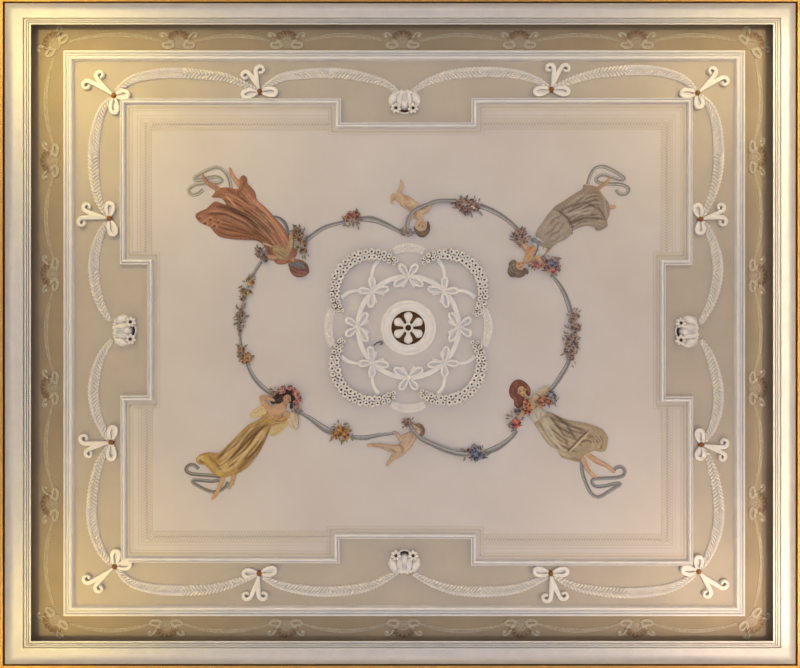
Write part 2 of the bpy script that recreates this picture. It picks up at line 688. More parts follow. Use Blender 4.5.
def line_strip(mb, pts, wd, closed=False, h=0.4, mi=0):
    """thin painted line following straight segments"""
    n = len(pts)
    for i in range(n if closed else n - 1):
        a, b = np.array(pts[i], float), np.array(pts[(i + 1) % n], float)
        e = (b - a) / np.linalg.norm(b - a)
        m = np.array((-e[1], e[0])) * wd / 2
        a, b = a - e * wd / 2, b + e * wd / 2
        q = [a - m, b - m, b + m, a + m]
        mb.add([(x, y, h + 0.1) for x, y in q] + [(x, y, h - 0.2) for x, y in q], [(0, 1, 2, 3), (0, 4, 5, 1), (1, 5, 6, 2), (2, 6, 7, 3), (3, 7, 4, 0)], mi)


mb = MB()
line_strip(mb, inset(STEP, 12.3), 0.7, True)
line_strip(mb, inset(STEP, 6.6), 0.5, True)
poly = inset(STEP, 9.3)
for i in range(20):
    a, b = np.array(poly[i]), np.array(poly[(i + 1) % 20])
    L = np.linalg.norm(b - a)
    e = (b - a) / L
    for k in range(int(L / 3.0)):
        c = a + e * (k + 0.5) * L / int(L / 3.0)
        line_strip(mb, [c - e * 0.45, c + e * 0.45], 2.2)
struct(mb.build('trim_9', BORDER, smooth=False, recalc=False))

mb = MB()
# chevron bands in the four corners (x end, y end, corner x, corner y, direction)
for cx, cy, sx, sy, ex, ey in ((120, 98.5, 1, 1, 329, 252.5), (692.5, 98, -1, 1, 483.5, 253), (121, 562.5, 1, -1, 327.5, 407.5), (693, 565.5, -1, -1, 483, 408.5)):
    for d, wd in ((20.5, 0.6), (31.5, 0.7), (17.5, 0.4)):
        line_strip(mb, [(ex, cy + sy * d), (cx + sx * d, cy + sy * d), (cx + sx * d, ey)], wd)
    d0, d1 = 21.8, 30.2
    mid = (d0 + d1) / 2
    for axis in (0, 1):
        start = (cx + sx * 31) if axis == 0 else (cy + sy * 22.5)
        end = ex if axis == 0 else ey
        sg = sx if axis == 0 else sy
        k = 0
        while abs(end - start) - k * 2.9 > 3.2:
            t = start + sg * k * 2.9
            tip = t + sg * 2.6
            for dd in (d0, d1):
                if axis == 0:
                    a, b = (t, cy + sy * dd), (tip, cy + sy * mid)
                else:
                    a, b = (cx + sx * dd, t), (cx + sx * mid, tip)
                line_strip(mb, [a, b], 0.95)
            k += 1
struct(mb.build('trim_10', BORDER, smooth=False, recalc=False))

# ------------------------------------------------------------------ white stucco garlands
GAR = [
    ('top side, from the bow by the rust-dressed corner to the next bow', [(115, 92), (130, 80), (150, 74.5), (175, 72.5), (200, 74), (225, 77), (242, 83), (256, 89.5)]),
    ('top side, ending at the blossom boss from its rust-dressed side', [(262, 88.5), (280, 77.5), (300, 74), (325, 72.5), (350, 74), (375, 79.5), (390, 85.5), (398, 92)]),
    ('top side, leaving the blossom boss towards the grey-dressed corner', [(412, 91), (430, 80.5), (450, 74.5), (475, 72), (500, 72), (520, 74.5), (537, 80), (549, 87)]),
    ('top side, ending at the corner bow by the grey-dressed woman', [(554, 87), (575, 79), (590, 74.5), (605, 72), (630, 70), (655, 70.5), (675, 75), (687, 81), (695.5, 90)]),
    ('right side, dropping from the corner bow by the grey-dressed woman', [(700, 95), (711, 107), (717, 125), (719, 145), (719, 167), (714, 192), (703.5, 216)]),
    ('right side, between the upper bow and the blossom boss', [(704, 222), (710, 233), (716, 249), (718.5, 267), (717, 284), (712, 302), (701, 324)]),
    ('right side, between the blossom boss and the lower bow', [(702, 340), (710, 354), (716, 373), (719, 391), (718, 411), (712.5, 429), (704, 442)]),
    ('right side, ending at the corner bow by the flower-laden woman', [(704, 449), (710, 461), (715.5, 479), (719, 501), (719, 521), (715, 541), (708, 558), (701, 569)]),
    ('bottom side, from the corner bow by the gold-dressed woman', [(117, 569), (124, 578), (135, 585), (155, 589.5), (180, 591), (205, 590), (222, 587), (240, 581.5), (255, 576)]),
    ('bottom side, ending at the blossom boss from its gold-dressed side', [(262, 576.5), (278, 585), (300, 590), (325, 592), (350, 590.5), (370, 586.5), (388, 578), (398, 572)]),
    ('bottom side, leaving the blossom boss towards the flower-laden corner', [(413, 574), (430, 583), (450, 589.5), (475, 592), (500, 591.5), (520, 588.5), (538, 581.5), (548, 576.5)]),
    ('bottom side, ending at the corner bow by the flower-laden woman', [(554, 576.5), (570, 585), (586, 589.5), (605, 592), (627, 593.5), (650, 592), (670, 588.5), (686, 581), (696, 573.5)]),
    ('left side, dropping from the corner bow by the rust-dressed woman', [(111, 98), (102.5, 108), (96.5, 125), (93.5, 145), (93, 167), (96, 192), (101.5, 207), (107, 216)]),
    ('left side, between the upper bow and the blossom boss', [(106, 222), (98, 239), (93.5, 259), (94, 279.5), (99, 302), (109, 321)]),
    ('left side, between the blossom boss and the lower bow', [(111, 340), (101, 355), (95, 374), (93, 394), (96, 414), (103, 431), (108, 440)]),
    ('left side, ending at the corner bow by the gold-dressed woman', [(108, 446), (99.5, 461.5), (94, 481), (91.5, 501), (91.5, 521), (96, 541), (104, 556.5), (112, 565)]),
]


def leafy_band(mb, pts, wmax, wend, H, step=3.6, power=0.6, base=0.0):
    """band of overlapping leaf pairs: a domed strip whose surface steps up in chevrons that meet in the middle of the band"""
    P = resample(spline(pts, 10), 0.4)
    n = len(P)
    t = np.linspace(0, 1, n)
    wd = wend + (wmax - wend) * np.clip(np.sin(PI * t), 0, 1) ** power
    s = np.r_[0, np.cumsum(np.linalg.norm(np.diff(P, axis=0), axis=1))]
    half = s[-1] / 2
    q = half - np.abs(s - half)                  # distance from the nearer end
    T, N = frames(P)
    us = np.array([-1, -0.98, -0.88, -0.74, -0.6, -0.45, -0.3, -0.15, -0.05, 0.05, 0.15, 0.3, 0.45, 0.6, 0.74, 0.88, 0.98, 1])
    k = len(us)
    V, F = [], []
    for i in range(n):
        hh = H * (0.45 + 0.55 * wd[i] / wmax)
        for j, u in enumerate(us):
            fr = ((q[i] - abs(u) * wd[i] * 0.95) / step) % 1.0
            ed = 1 + 0.16 * (0.5 - fr) * abs(u)
            h = hh * math.sqrt(max(0, 1 - 0.82 * u * u)) * (0.38 + 0.72 * (1 - fr) ** 0.8) * (1 - 0.3 * math.exp(-(u / 0.12) ** 2))
            if j in (0, k - 1):
                h = -0.3
            p = P[i] + N[i] * u * wd[i] * ed
            V.append((p[0], p[1], base + h))
    for i in range(n - 1):
        for j in range(k - 1):
            a = i * k + j
            F.append((a, a + 1, a + k + 1, a + k))
    F.append(tuple(range(k)))
    F.append(tuple(reversed(range((n - 1) * k, n * k))))
    mb.add(V, F)


for lab, pts in GAR:
    mb = MB()
    leafy_band(mb, pts, 4.9, 1.8, 4.8)
    tag(mb.build('stucco_garland', STUCCO, href=2, smooth=False), 'leafy stucco garland, ' + lab, 'garland', 'stucco garlands round the tan border')

# ------------------------------------------------------------------ stucco bows
BOWS = [
    ('at the corner by the rust-dressed woman', (113.5, 95.3), [(129.5, 94.5), (114.5, 114.5)], [(87, 85.5, 4.8), (100.5, 75.5, 4.6)]),
    ('on the top side nearer the rust-dressed woman', (259.5, 91), [(241.5, 95.5), (277.5, 92.5)], [(245.5, 76, 4.5), (260.5, 70.5, 4.8)]),
    ('on the top side nearer the grey-dressed woman', (551.7, 89), [(533.5, 92.5), (569.5, 92.5)], [(549.5, 68.5, 4.4), (565.5, 69, 4.4)]),
    ('at the corner by the grey-dressed woman', (698, 92.7), [(680, 93.5), (699.5, 108.5)], [(711.5, 71.5, 4.6), (724, 82, 4.8)]),
    ('on the right side nearer the grey-dressed woman', (701.2, 219), [(696, 204), (699.5, 234.5)], [(720, 207.5, 4.2), (722, 222, 4.6)]),
    ('on the right side nearer the flower-laden woman', (702, 445), [(698.5, 429), (699, 460)], [(723.5, 442.5, 4.6), (721.5, 457, 4.2)]),
    ('at the corner by the flower-laden woman', (699, 572), [(698.5, 555.5), (681, 569.5)], [(723.5, 583.5, 4.8), (706.5, 593, 4.5)]),
    ('on the bottom side nearer the flower-laden woman', (551, 574), [(533, 570.5), (568.5, 570.5)], [(546, 597, 4.8), (564, 595, 4.6)]),
    ('on the bottom side nearer the gold-dressed woman', (259, 574), [(242.5, 573), (276.5, 569.5)], [(246.5, 595, 4.6), (263.5, 595, 4.8)]),
    ('at the corner by the gold-dressed woman', (114.3, 567), [(116.5, 549.5), (131.5, 564)], [(87.5, 578.5, 4.8), (99.5, 588, 4.5)]),
    ('on the left side nearer the gold-dressed woman', (110.6, 442.4), [(113.5, 425.5), (112, 460.5)], [(84.5, 438.5, 4.8), (89.5, 453.5, 4.2)]),
    ('on the left side nearer the rust-dressed woman', (108.8, 218.2), [(110.5, 202), (114.5, 236)], [(87.5, 207, 4.3), (82.5, 222.5, 4.6)]),
]


def teardrop(B, tip, wid, n=22):
    B, tip = np.array(B, float), np.array(tip, float)
    d = tip - B
    L = np.linalg.norm(d)
    e = d / L
    m = np.array((-e[1], e[0]))
    out = []
    for k in range(n + 1):
        a = 2 * PI * k / n
        u = (1 - math.cos(a)) / 2
        v = math.sin(a) * math.sin(a / 2) ** 1.3
        out.append(B + e * L * u * 0.93 + m * wid * v)
    return np.array(out)


def bow_loop(mb, B, tip, wid, strip, H, base=0.0, n=22):
    P = teardrop(B, tip, wid, n)
    t = np.linspace(0, 1, len(P))
    P3 = np.c_[P, 0.3 + 0.9 * np.sin(PI * t)]
    sweep(mb, P3, strip * (0.45 + 0.55 * np.sin(PI * t)), H * (0.6 + 0.4 * np.sin(PI * t)), RIB, base)
    # the hollow of the loop is closed by the ribbon's far side
    B, tip = np.array(B, float), np.array(tip, float)
    c = B + (tip - B) * 0.56
    L = np.linalg.norm(tip - B)
    dome(mb, c[0], c[1], L * 0.34, wid * 0.62, H * 0.35, base, math.atan2(*(tip - B)[::-1]))


def curl_path(B, c, r, turn):
    B, c = np.array(B, float), np.array(c[:2], float)
    v = c - B
    a = math.atan2(v[1], v[0])
    a0 = a - turn * PI / 2
    out = []
    first = c + r * np.array((math.cos(a0), math.sin(a0)))
    side = np.array((math.cos(a0), math.sin(a0)))
    for k in range(10):
        t = k / 10
        q = B + (first - B) * t + side * math.sin(PI * t) * 0.9
        out.append(q)
    for k in range(20):
        t = k / 19
        an = a0 + turn * t * 1.62 * PI
        rr = r * (1 - 0.55 * t)
        out.append(c + rr * np.array((math.cos(an), math.sin(an))))
    return np.array(out)


def make_bow(lab, B, loops, tails):
    t = thing('stucco_bow', 'white stucco ribbon bow with gold-brown button ' + lab, 'bow', (B[0], B[1], 0), 'stucco ribbon bows round the tan border')
    for tip in loops:
        mb = MB()
        bow_loop(mb, B, tip, 5.0, 1.9, 2.2)
        mb.build('loop', STUCCO, t, href=2)
    a = [math.atan2(c[1] - B[1], c[0] - B[0]) for c in tails]
    d = (a[1] - a[0] + PI) % (2 * PI) - PI
    for i, c in enumerate(tails):
        turn = (-1 if d > 0 else 1) * (1 if i == 0 else -1)
        P = resample(curl_path(B, c, c[2], turn), 0.9)
        s = np.linspace(0, 1, len(P))
        mb = MB()
        P3 = np.c_[P, 0.2 + 1.0 * s]
        sweep(mb, P3, np.interp(s, [0, 0.35, 0.6, 1], [1.1, 2.3, 2.0, 1.0]), np.interp(s, [0, 0.5, 1], [1.8, 2.2, 2.6]), RIB)
        dome(mb, P[-1][0], P[-1][1], 1.5, 1.5, 3.4)
        mb.build('tail', STUCCO, t, href=2)
    mb = MB()
    dome(mb, B[0], B[1], 2.9, 2.9, 2.8, 1.6, 0, 0, None, 6, 0.12, 24)
    mb.build('button', BRONZE, t, href=3)


for bdef in BOWS:
    make_bow(*bdef)

# ------------------------------------------------------------------ stucco blossom bosses at the middle of each side
BOSS = [('on the top side of the tan border', (404.5, 99.5), (0, 1)), ('on the bottom side of the tan border', (404.5, 564), (0, -1)),
        ('on the left side of the tan border', (122, 330.5), (1, 0)), ('on the right side of the tan border', (689.5, 331.5), (-1, 0))]


def daisy(parent, x, y, r, h, petals=7):
    f = MB()
    for k in range(petals):
        a = 2 * PI * k / petals + 0.2
        dome(f, x + math.cos(a) * r * 0.62, y + math.sin(a) * r * 0.62, r * 0.42, r * 0.30, 1.6, h, a, n=10, rings=3)
    f = f.build('daisy', STUCCO, parent, href=4)
    m = MB()
    dome(m, x, y, r * 0.30, r * 0.30, 1.5, h + 0.6, n=10, rings=3)
    m.build('daisy_centre', DARK, f, href=4)


for lab, (bx, by), (ux, uy) in BOSS:
    def L(v, u):                         # v sideways, u towards the middle of the ceiling
        return bx + u * ux - v * uy, by + u * uy + v * ux
    A = math.atan2(uy, ux)
    t = thing('stucco_boss', 'white stucco blossom boss with two daisies ' + lab, 'ornament', (bx, by, 0), 'stucco bosses in the middle of each side')
    m = MB()
    dome(m, *L(0, -1), 10, 8.5, 4.0, 0, A, lobes=7, amp=0.06, n=28, rings=6)
    for v in (-4.5, -1.5, 1.5, 4.5):
        leaf(m, *L(v * 0.5, -6.5), A + v * 0.02, 14, 1.7, 3.4, 6.2)
    dome(m, *L(0, 4), 4.2, 3.6, 4.6, 0, A)
    m.build('head', STUCCO, t, href=3)
    for s in (-1, 1):
        m = MB()
        dome(m, *L(s * 11.5, -2.5), 7.5, 4.3, 4.2, 0, A + s * 0.25, lobes=5, amp=0.05, n=20)
        for k in range(3):
            leaf(m, *L(s * (9.8 + k * 1.6), -8), A + s * (0.25), 10, 1.0, 3.0, 5.3)
        m.build('side_lobe', STUCCO, t, href=3)
        m = MB()
        for k in range(3):
            x, y = L(s * (3 + k * 3.2), -9.0 + k * 0.9)
            dome(m, x, y, 2.2, 2.2, 2.6, 0, n=12)
        m.build('back_petal', STUCCO, t, href=3)
        daisy(t, *L(s * 8.6, 8.2), 5.3, 3.2)
    for k in range(4):
        m = MB()
        x, y = L(-3.6 + k * 2.4, 10.2 + (0.9 if k in (1, 2) else 0))
        dome(m, x, y, 1.5, 1.5, 2.2, 0.4, n=10, rings=3)
        m.build('berry', DARK, t, href=2)
    m = MB()
    P = spline([L(-6.0, 11.3), L(-3, 13), L(0, 13.6), L(3, 13), L(6.0, 11.3)], 5)
    sweep(m, P, 0.8, 1.4)
    m.build('rim', STUCCO, t, href=1)

# ------------------------------------------------------------------ central medallion
MC = (408.3, 327.8)
t = thing('stucco_rosette', 'round white stucco rosette with six petals on a brown gilt ground', 'rosette', (*MC, 0.4))
m = MB()
lathe(m, *MC, [(28, 0), (27.8, 1.4), (26.6, 2.6), (25, 3.0), (24.4, 2.4), (23.6, 3.2), (21.8, 4.2), (19.8, 4.0), (19.2, 3.2), (18.5, 3.6), (17.4, 3.2), (17.0, 1.6), (16.8, 0.2)], 72)
m.build('ring', STUCCO, t, recalc=False, href=3)
m = MB()
dome(m, *MC, 17.2, 17.2, 0.5, 0.5, n=48)
m.build('ground', GROUND, t, href=1)
for k in range(6):
    a = PI / 2 + k * PI / 3
    P = np.array([(MC[0] + math.cos(a) * r, MC[1] + math.sin(a) * r) for r in np.linspace(4, 16, 9)])
    m = MB()
    sweep(m, P, np.array([1.4, 1.9, 2.5, 3.2, 3.9, 4.4, 4.4, 3.6, 1.2]), np.array([2.2, 2.5, 2.8, 3.1, 3.3, 3.3, 3.0, 2.4, 1.6]), DOME, 0.5)
    m.build('petal', STUCCO, t, href=2)
m = MB()
lathe(m, *MC, [(5.0, 0.8), (4.9, 4.0), (4.1, 4.9), (3.3, 4.6), (3.0, 3.4), (2.9, 1.6)], 32)
m.build('hub', STUCCO, t, recalc=False, href=4)
m = MB()
dome(m, *MC, 3.1, 3.1, 0.8, 1.6, n=20)
m.build('hub_eye', DARK, t, href=2)

RINGR = 50.5
# the ribbon circle that runs behind the eight small bows
m = MB()
P = np.array([(MC[0] + math.cos(a) * RINGR, MC[1] - 0.8 + math.sin(a) * RINGR) for a in np.linspace(0, 2 * PI, 97)])
sweep(m, P, 2.6, 1.5, RIB, 0.4)
tag(m.build('stucco_ribbon_ring', STUCCO, href=1), 'white stucco ribbon circle threading the eight small bows round the rosette', 'ribbon')

DIRN = {0: 'on the side of the right border boss', 45: 'towards the flower-laden woman', 90: 'on the side of the bottom border boss', 135: 'towards the gold-dressed woman',
        180: 'on the side of the left border boss', 225: 'towards the rust-dressed woman', 270: 'on the side of the top border boss', 315: 'towards the grey-dressed woman'}
for deg, where in DIRN.items():
    a = math.radians(deg)
    B = (MC[0] + math.cos(a) * RINGR, MC[1] - 0.8 + math.sin(a) * RINGR)
    diag = deg % 90 != 0
    t = thing('medallion_bow', 'small white stucco bow on the ribbon circle ' + where, 'bow', (*B, 0.4), 'small bows round the rosette')
    offs = ((-0.62, 15.0), (0.62, 15.0), (-2.15, 17.5), (2.15, 17.5)) if not diag else ((-0.72, 14.5), (0.72, 14.5), (-2.2, 17), (2.2, 17))
    for da, Lg in offs:
        m = MB()
        bow_loop(m, B, (B[0] + math.cos(a + da) * Lg, B[1] + math.sin(a + da) * Lg), 3.9, 1.35, 1.9, 0.4, 18)
        m.build('loop', STUCCO, t, href=2)
    for da, Lg in ((-2.75, 12.5), (2.75, 12.5)):
        m = MB()
        P = np.array([(B[0] + math.cos(a + da * (1 - 0.06 * s)) * Lg * s, B[1] + math.sin(a + da * (1 - 0.06 * s)) * Lg * s) for s in np.linspace(0.05, 1, 8)])
        sweep(m, P, np.linspace(0.9, 1.7, 8), 1.6, RIB, 0.4)
        m.build('tail', STUCCO, t, href=2)
    if diag:
        for s in (-1, 1):
            m = MB()
            pts = []
            for u, v in ((3, 1.5), (10, 7.5), (17, 15), (20, 21.5), (20.5, 27)):
                pts.append((B[0] + math.cos(a) * u * 0.86 - math.sin(a) * s * v, B[1] + math.sin(a) * u * 0.86 + math.cos(a) * s * v))
            P = resample(spline(pts, 6), 1.2)
            sweep(m, P, np.linspace(1.2, 2.1, len(P)), 1.3, RIB, 0.4)
            m.build('streamer', STUCCO, t, href=1)
    m = MB()
    dome(m, *B, 2.6, 2.6, 3.2, 0.4)
    m.build('knot', STUCCO, t, href=2)

# leafy bands joining the four flower festoons
for where, pts in (('above the rosette, facing the top border boss', [(394, 251.5), (401, 248.5), (409, 247.6), (417, 248.5), (424, 251.5)]),
                   ('below the rosette, facing the bottom border boss', [(391, 404.5), (400, 407.5), (408, 408.3), (416, 407.5), (425, 404.5)]),
                   ('beside the rosette, facing the left border boss', [(333, 309), (329.6, 317), (328.6, 327), (329.6, 337), (333, 346)]),
                   ('beside the rosette, facing the right border boss', [(483.5, 309), (487, 317), (488.2, 327), (487, 337), (483.5, 346)])):
    m = MB()
    leafy_band(m, pts, 4.4, 3.0, 2.4, 2.8, 0.6, 0.4)
    tag(m.build('leaf_band', STUCCO, href=1, smooth=False), 'short white stucco leaf band ' + where, 'leaf band', 'leaf bands of the medallion')

# festoons of little open flowers
f_mb = MB()
nA = 30
V, F = [], []
prof = [(0.98, -0.4), (1.08, 1.5), (1.8, 2.3), (2.6, 1.7), (3.08, 0.3), (3.0, -1.0)]
for i in range(nA):
    a = 2 * PI * i / nA
    for j, (r, h) in enumerate(prof):
        mlt = 1 + (0.10 * math.cos(5 * a) if j >= 2 else 0)
        V.append((400 + r * mlt * math.cos(a), 334 + r * mlt * math.sin(a), h))
for i in range(nA):
    for j in range(len(prof) - 1):
        a, b = i * 6 + j, ((i + 1) % nA) * 6 + j
        F.append((a, b, b + 1, a + 1))
f_mb.add(V, F)
proto_f = f_mb.build('flower', STUCCO, origin=(400, 334, 0), href=0, recalc=True)
c_mb = MB()
dome(c_mb, 400, 334, 1.3, 1.3, 0.4, 0.1, n=10, rings=2)
proto_c = c_mb.build('flower_eye', mat('flower_eye_brown', (92, 74, 56), 0.8), origin=(400, 334, 0), href=0)
flower_me, eye_me = proto_f.data, proto_c.data
bpy.data.objects.remove(proto_f)
bpy.data.objects.remove(proto_c)


def place(name, me, parent, x, y, h, rot, scale, tilt=(0, 0)):
    o = bpy.data.objects.new(name, me)
    COL.objects.link(o)
    o.parent = parent
    p = W(x, y, h, 2.0)
    pw = parent['_w']
    o.location = (p[0] - pw[0], p[1] - pw[1], p[2] - pw[2])
    o.rotation_euler = (tilt[0], tilt[1], rot)
    o.scale = (scale,) * 3
    o['_w'] = p
    o['_o'] = (x, y, h)
    return o


FEST = [('towards the rust-dressed woman', (372, 291.8), 40.6, 147, 308), ('towards the grey-dressed woman', (445.5, 291.8), 40.8, 233, 396),
        ('towards the gold-dressed woman', (372, 364), 40.6, 53, 219), ('towards the flower-laden woman', (444, 363), 40.4, -36, 128)]
for where, c, R, a0, a1 in FEST:
    mid = math.radians((a0 + a1) / 2)
    org = (c[0] + R * math.cos(mid), c[1] + R * math.sin(mid), 0.4)
    t = thing('flower_festoon', 'curved white stucco festoon of little open flowers ' + where, 'festoon', org, 'flower festoons of the medallion')
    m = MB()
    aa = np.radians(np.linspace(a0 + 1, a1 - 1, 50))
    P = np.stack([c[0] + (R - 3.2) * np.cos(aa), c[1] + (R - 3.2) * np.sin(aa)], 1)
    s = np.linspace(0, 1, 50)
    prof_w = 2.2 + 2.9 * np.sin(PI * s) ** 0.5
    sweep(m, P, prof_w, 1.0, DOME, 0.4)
    m.build('stem', mat('festoon_stem_shade', (112, 94, 74), 0.8), t, href=1)  # stem coloured dark to paint in the shade between the flowers
    n = int(math.radians(a1 - a0) * R / 5.75)
    for k in range(n + 1):
        s = k / n
        for row in (0, 1):
            sz = (0.66 + 0.38 * math.sin(PI * s) ** 0.6) * random.uniform(0.93, 1.06)
            off = (2.85 if row else -2.85) * (0.62 + 0.4 * math.sin(PI * s) ** 0.6) - 3.2 + random.uniform(-0.4, 0.4)
            ss = min(1, max(0, s + (0.5 / n if row else 0) + random.uniform(-0.004, 0.004)))
            a = math.radians(a0 + (a1 - a0) * ss)
            x, y = c[0] + (R + off) * math.cos(a), c[1] + (R + off) * math.sin(a)
            f = place('flower', flower_me, t, x, y, 2.7 + random.uniform(-0.3, 0.6), random.uniform(0, 6), sz, (random.uniform(-.18, .18), random.uniform(-.18, .18)))
            e = bpy.data.objects.new('flower_eye', eye_me)
            COL.objects.link(e)
            e.parent = f

# a bent wire hook beside the rosette
m = MB()
P = np.c_[spline([(374, 345.5), (376.5, 343), (379, 342.2), (381.5, 341.6), (382.5, 343.5), (380.5, 344.6)], 5), np.full(26, 1.2)]
sweep(m, P, 0.45, 0.9, [(math.cos(a), math.sin(a)) for a in np.linspace(0, 2 * PI, 7)[:-1]], 0.4)
m2 = MB()
tag(m.build('wire_hook', mat('dark_iron', (70, 58, 46), 0.6), href=1), 'small bent dark wire hook beside the rosette', 'hook')

# ------------------------------------------------------------------ painted frieze: shells and ribbon swags
PALE, PALE2 = lin((188, 176, 156)), lin((168, 153, 130))
SHELL, SHELL2 = lin((124, 100, 78)), lin((152, 130, 105))
PAINT = paint_mat()
ORN = []
for i, x in enumerate((178.5, 286.5, 402.5, 519.5, 637)):
    ORN.append(('top frieze', x, 42.5, -90, i))
for i, x in enumerate((166, 286, 403.5, 521, 636.5)):
    ORN.append(('bottom frieze', x, 625.5, 90, i))
for i, y in enumerate((160.5, 274, 388, 504.5)):
    ORN.append(('left frieze', 52.5, y, 180, i))
for i, y in enumerate((157, 275.5, 388, 503)):
    ORN.append(('right frieze', 755, y, 0, i))
CORN = [('corner of the frieze beyond the rust-dressed woman', 55, 44, -135), ('corner of the frieze beyond the grey-dressed woman', 752, 44.5, -45),
        ('corner of the frieze beyond the flower-laden woman', 752, 621, 45), ('corner of the frieze beyond the gold-dressed woman', 55, 620, 135)]
ORD = {5: ['first', 'second', 'middle', 'fourth', 'last'], 4: ['first', 'second', 'third', 'last']}
FROM = {'top frieze': 'counted from the rust-dressed corner', 'bottom frieze': 'counted from the gold-dressed corner',
        'left frieze': 'counted from the rust-dressed corner', 'right frieze': 'counted from the grey-dressed corner'}
SB = 0.25


def ornament(label, x, y, deg, group, corner=False):
    A = math.radians(deg)
    ux, uy = math.cos(A), math.sin(A)

    def L(v, u):
        return x + u * ux - v * uy, y + u * uy + v * ux
    t = thing('painted_shell', label, 'shell ornament', (x, y, SB), group)
    m = MB()                                      # fan-shaped shell with ribs
    V, F, C = [], [], []
    nr, na = 6, 46
    for j in range(nr + 1):
        for k in range(na + 1):
            a = PI * (0.02 + 0.96 * k / na)
            rib = math.cos(k / na * PI * 13)
            r = 5.2 + (6.9 + 0.5 * rib) * j / nr
            px, py = L(r * math.cos(a) * 1.02, 2.5 + r * math.sin(a) * 0.82)
            V.append((px, py, SB + 0.35 + 0.35 * rib * (j / nr) + 0.5 * math.sin(PI * j / nr)))
            mixv = max(0, min(1, 0.5 + 0.5 * rib)) * 0.55 + (0.45 if j < 2 else 0)
            C.append(tuple(SHELL[q] * (1 - mixv) + SHELL2[q] * mixv for q in range(3)))
    for j in range(nr):
        for k in range(na):
            a = j * (na + 1) + k
            F.append((a, a + 1, a + na + 2, a + na + 1))
    m.add(V, F, 0, C)
    m.build('shell', PAINT, t, href=1)
    m = MB()
    P = [L(5.0 * math.cos(a), 5.0 * math.sin(a)) for a in np.linspace(0, 2 * PI, 33)]
    sweep(m, P, 1.0, 0.6, DOME, SB, 0, [PALE2] * 9)
    m.build('ring', PAINT, t, href=1)
    m = MB()
    dome(m, x, y, 4.6, 4.6, 0.25, SB, n=20, rings=3, col=lin((165, 150, 128)))
    m.build('ring_ground', PAINT, t, href=1)
    for s in (-1, 1):
        pts = [(-17.5, 6.2), (-18.6, 8.2), (-16.5, 9.6), (-13.5, 8.8), (-10.8, 5.6), (-8.8, 1.8), (-6.0, -1.2), (-5.4, -3.6), (-8.2, -5), (-13, -4.9), (-15.8, -3), (-14.6, -0.6), (-11, -0.2), (-7, 0.8), (-6.2, 3)]
        if corner:
            pts = [(v * 0.9, u) for v, u in pts]
        m = MB()
        P = resample(spline([L(v * -s if False else (v if s < 0 else -v), u) for v, u in pts], 6), 0.8)
        n = len(P)
        sweep(m, P, 0.55 + 0.75 * np.sin(PI * np.linspace(0.05, 0.95, n)), 0.9, FLAT, SB, 0, [PALE2, PALE2, PALE, PALE, PALE2, PALE, PALE, PALE2, PALE2])
        dome(m, *L((-16.6 if s < 0 else 16.6), 7.2), 1.7, 1.7, 0.9, SB, n=10, rings=3, col=PALE)
        m.build('scroll', PAINT, t, href=1)


for side, x, y, deg, i in ORN:
    n = 5 if 'top' in side or 'bottom' in side else 4
    ornament('brown painted shell with pale scrolls, %s on the %s, %s' % (ORD[n][i], side, FROM[side]), x, y, deg, 'painted shells of the frieze')
for lab, x, y, deg in CORN:
    ornament('brown painted shell with pale scrolls in the ' + lab, x, y, deg, 'painted shells of the frieze', True)


def frieze_swag(p0, p1, out, label):
    p0, p1, out = np.array(p0), np.array(p1), np.array(out)
    L = np.linalg.norm(p1 - p0)
    t = np.linspace(0, 1, 40)
    P = p0 + (p1 - p0) * t[:, None] + out * (np.sin(PI * t) ** 0.85)[:, None] * min(9, L * 0.1)
    m = MB()
    sweep(m, P, 0.8 + 1.2 * np.sin(PI * t), 0.5, FLAT, SB, 0, [PALE2, PALE2, PALE, PALE2, PALE2, PALE2, PALE, PALE2, PALE2])
    tag(m.build('painted_ribbon', PAINT, href=1), label, 'ribbon', 'painted ribbons of the frieze')


def swag_row(side, cs, fixed, horiz, out):
    n = len(cs) - 1
    for i in range(n):
        a, b = cs[i] + (15.5 if i else 13), cs[i + 1] - (15.5 if i < n - 1 else 13)
        p0, p1 = ((a, fixed), (b, fixed)) if horiz else ((fixed, a), (fixed, b))
        names = ['first', 'second', 'third', 'fourth', 'fifth', 'last'] if n == 6 else ['first', 'second', 'middle', 'fourth', 'last']
        frieze_swag(p0, p1, out, 'pale painted ribbon swag, %s on the %s, %s' % (names[i], side, FROM[side]))


swag_row('top frieze', [57, 178.5, 286.5, 402.5, 519.5, 637, 750], 41.5, True, (0, -0.8))
swag_row('bottom frieze', [57, 166, 286, 403.5, 521, 636.5, 750], 623.5, True, (0, 0.9))
swag_row('left frieze', [46, 160.5, 274, 388, 504.5, 618], 53.5, False, (-0.95, 0))
swag_row('right frieze', [46, 157, 275.5, 388, 503, 619], 754.5, False, (0.85, 0))

# ------------------------------------------------------------------ painted ribbon garland and flower bunches
RB1, RB2, RB3 = lin((142, 137, 132)), lin((176, 171, 164)), lin((112, 106, 101))
CB = 0.4


def ribbon(label, pts, wd=2.0, parent=None, c=(RB1, RB2, RB3), name='painted_ribbon', w0=None, base=CB, closed=False):
    P = resample(spline(pts, 8, closed), 1.0)
    n = len(P)
    ww = np.ones(n) * wd
    if w0:
        ww = np.interp(np.linspace(0, 1, n), np.linspace(0, 1, len(w0)), w0)
    m = MB()
    sweep(m, P, ww, 0.6, FLAT, base, 0, [c[2], c[2], c[0], c[1], c[0], c[2], c[1], c[0], c[2]])
    if parent:
        return m.build(name, PAINT, parent, href=1)
    return tag(m.build(name, PAINT, href=1), label, 'ribbon', 'painted ribbons of the flower ring')


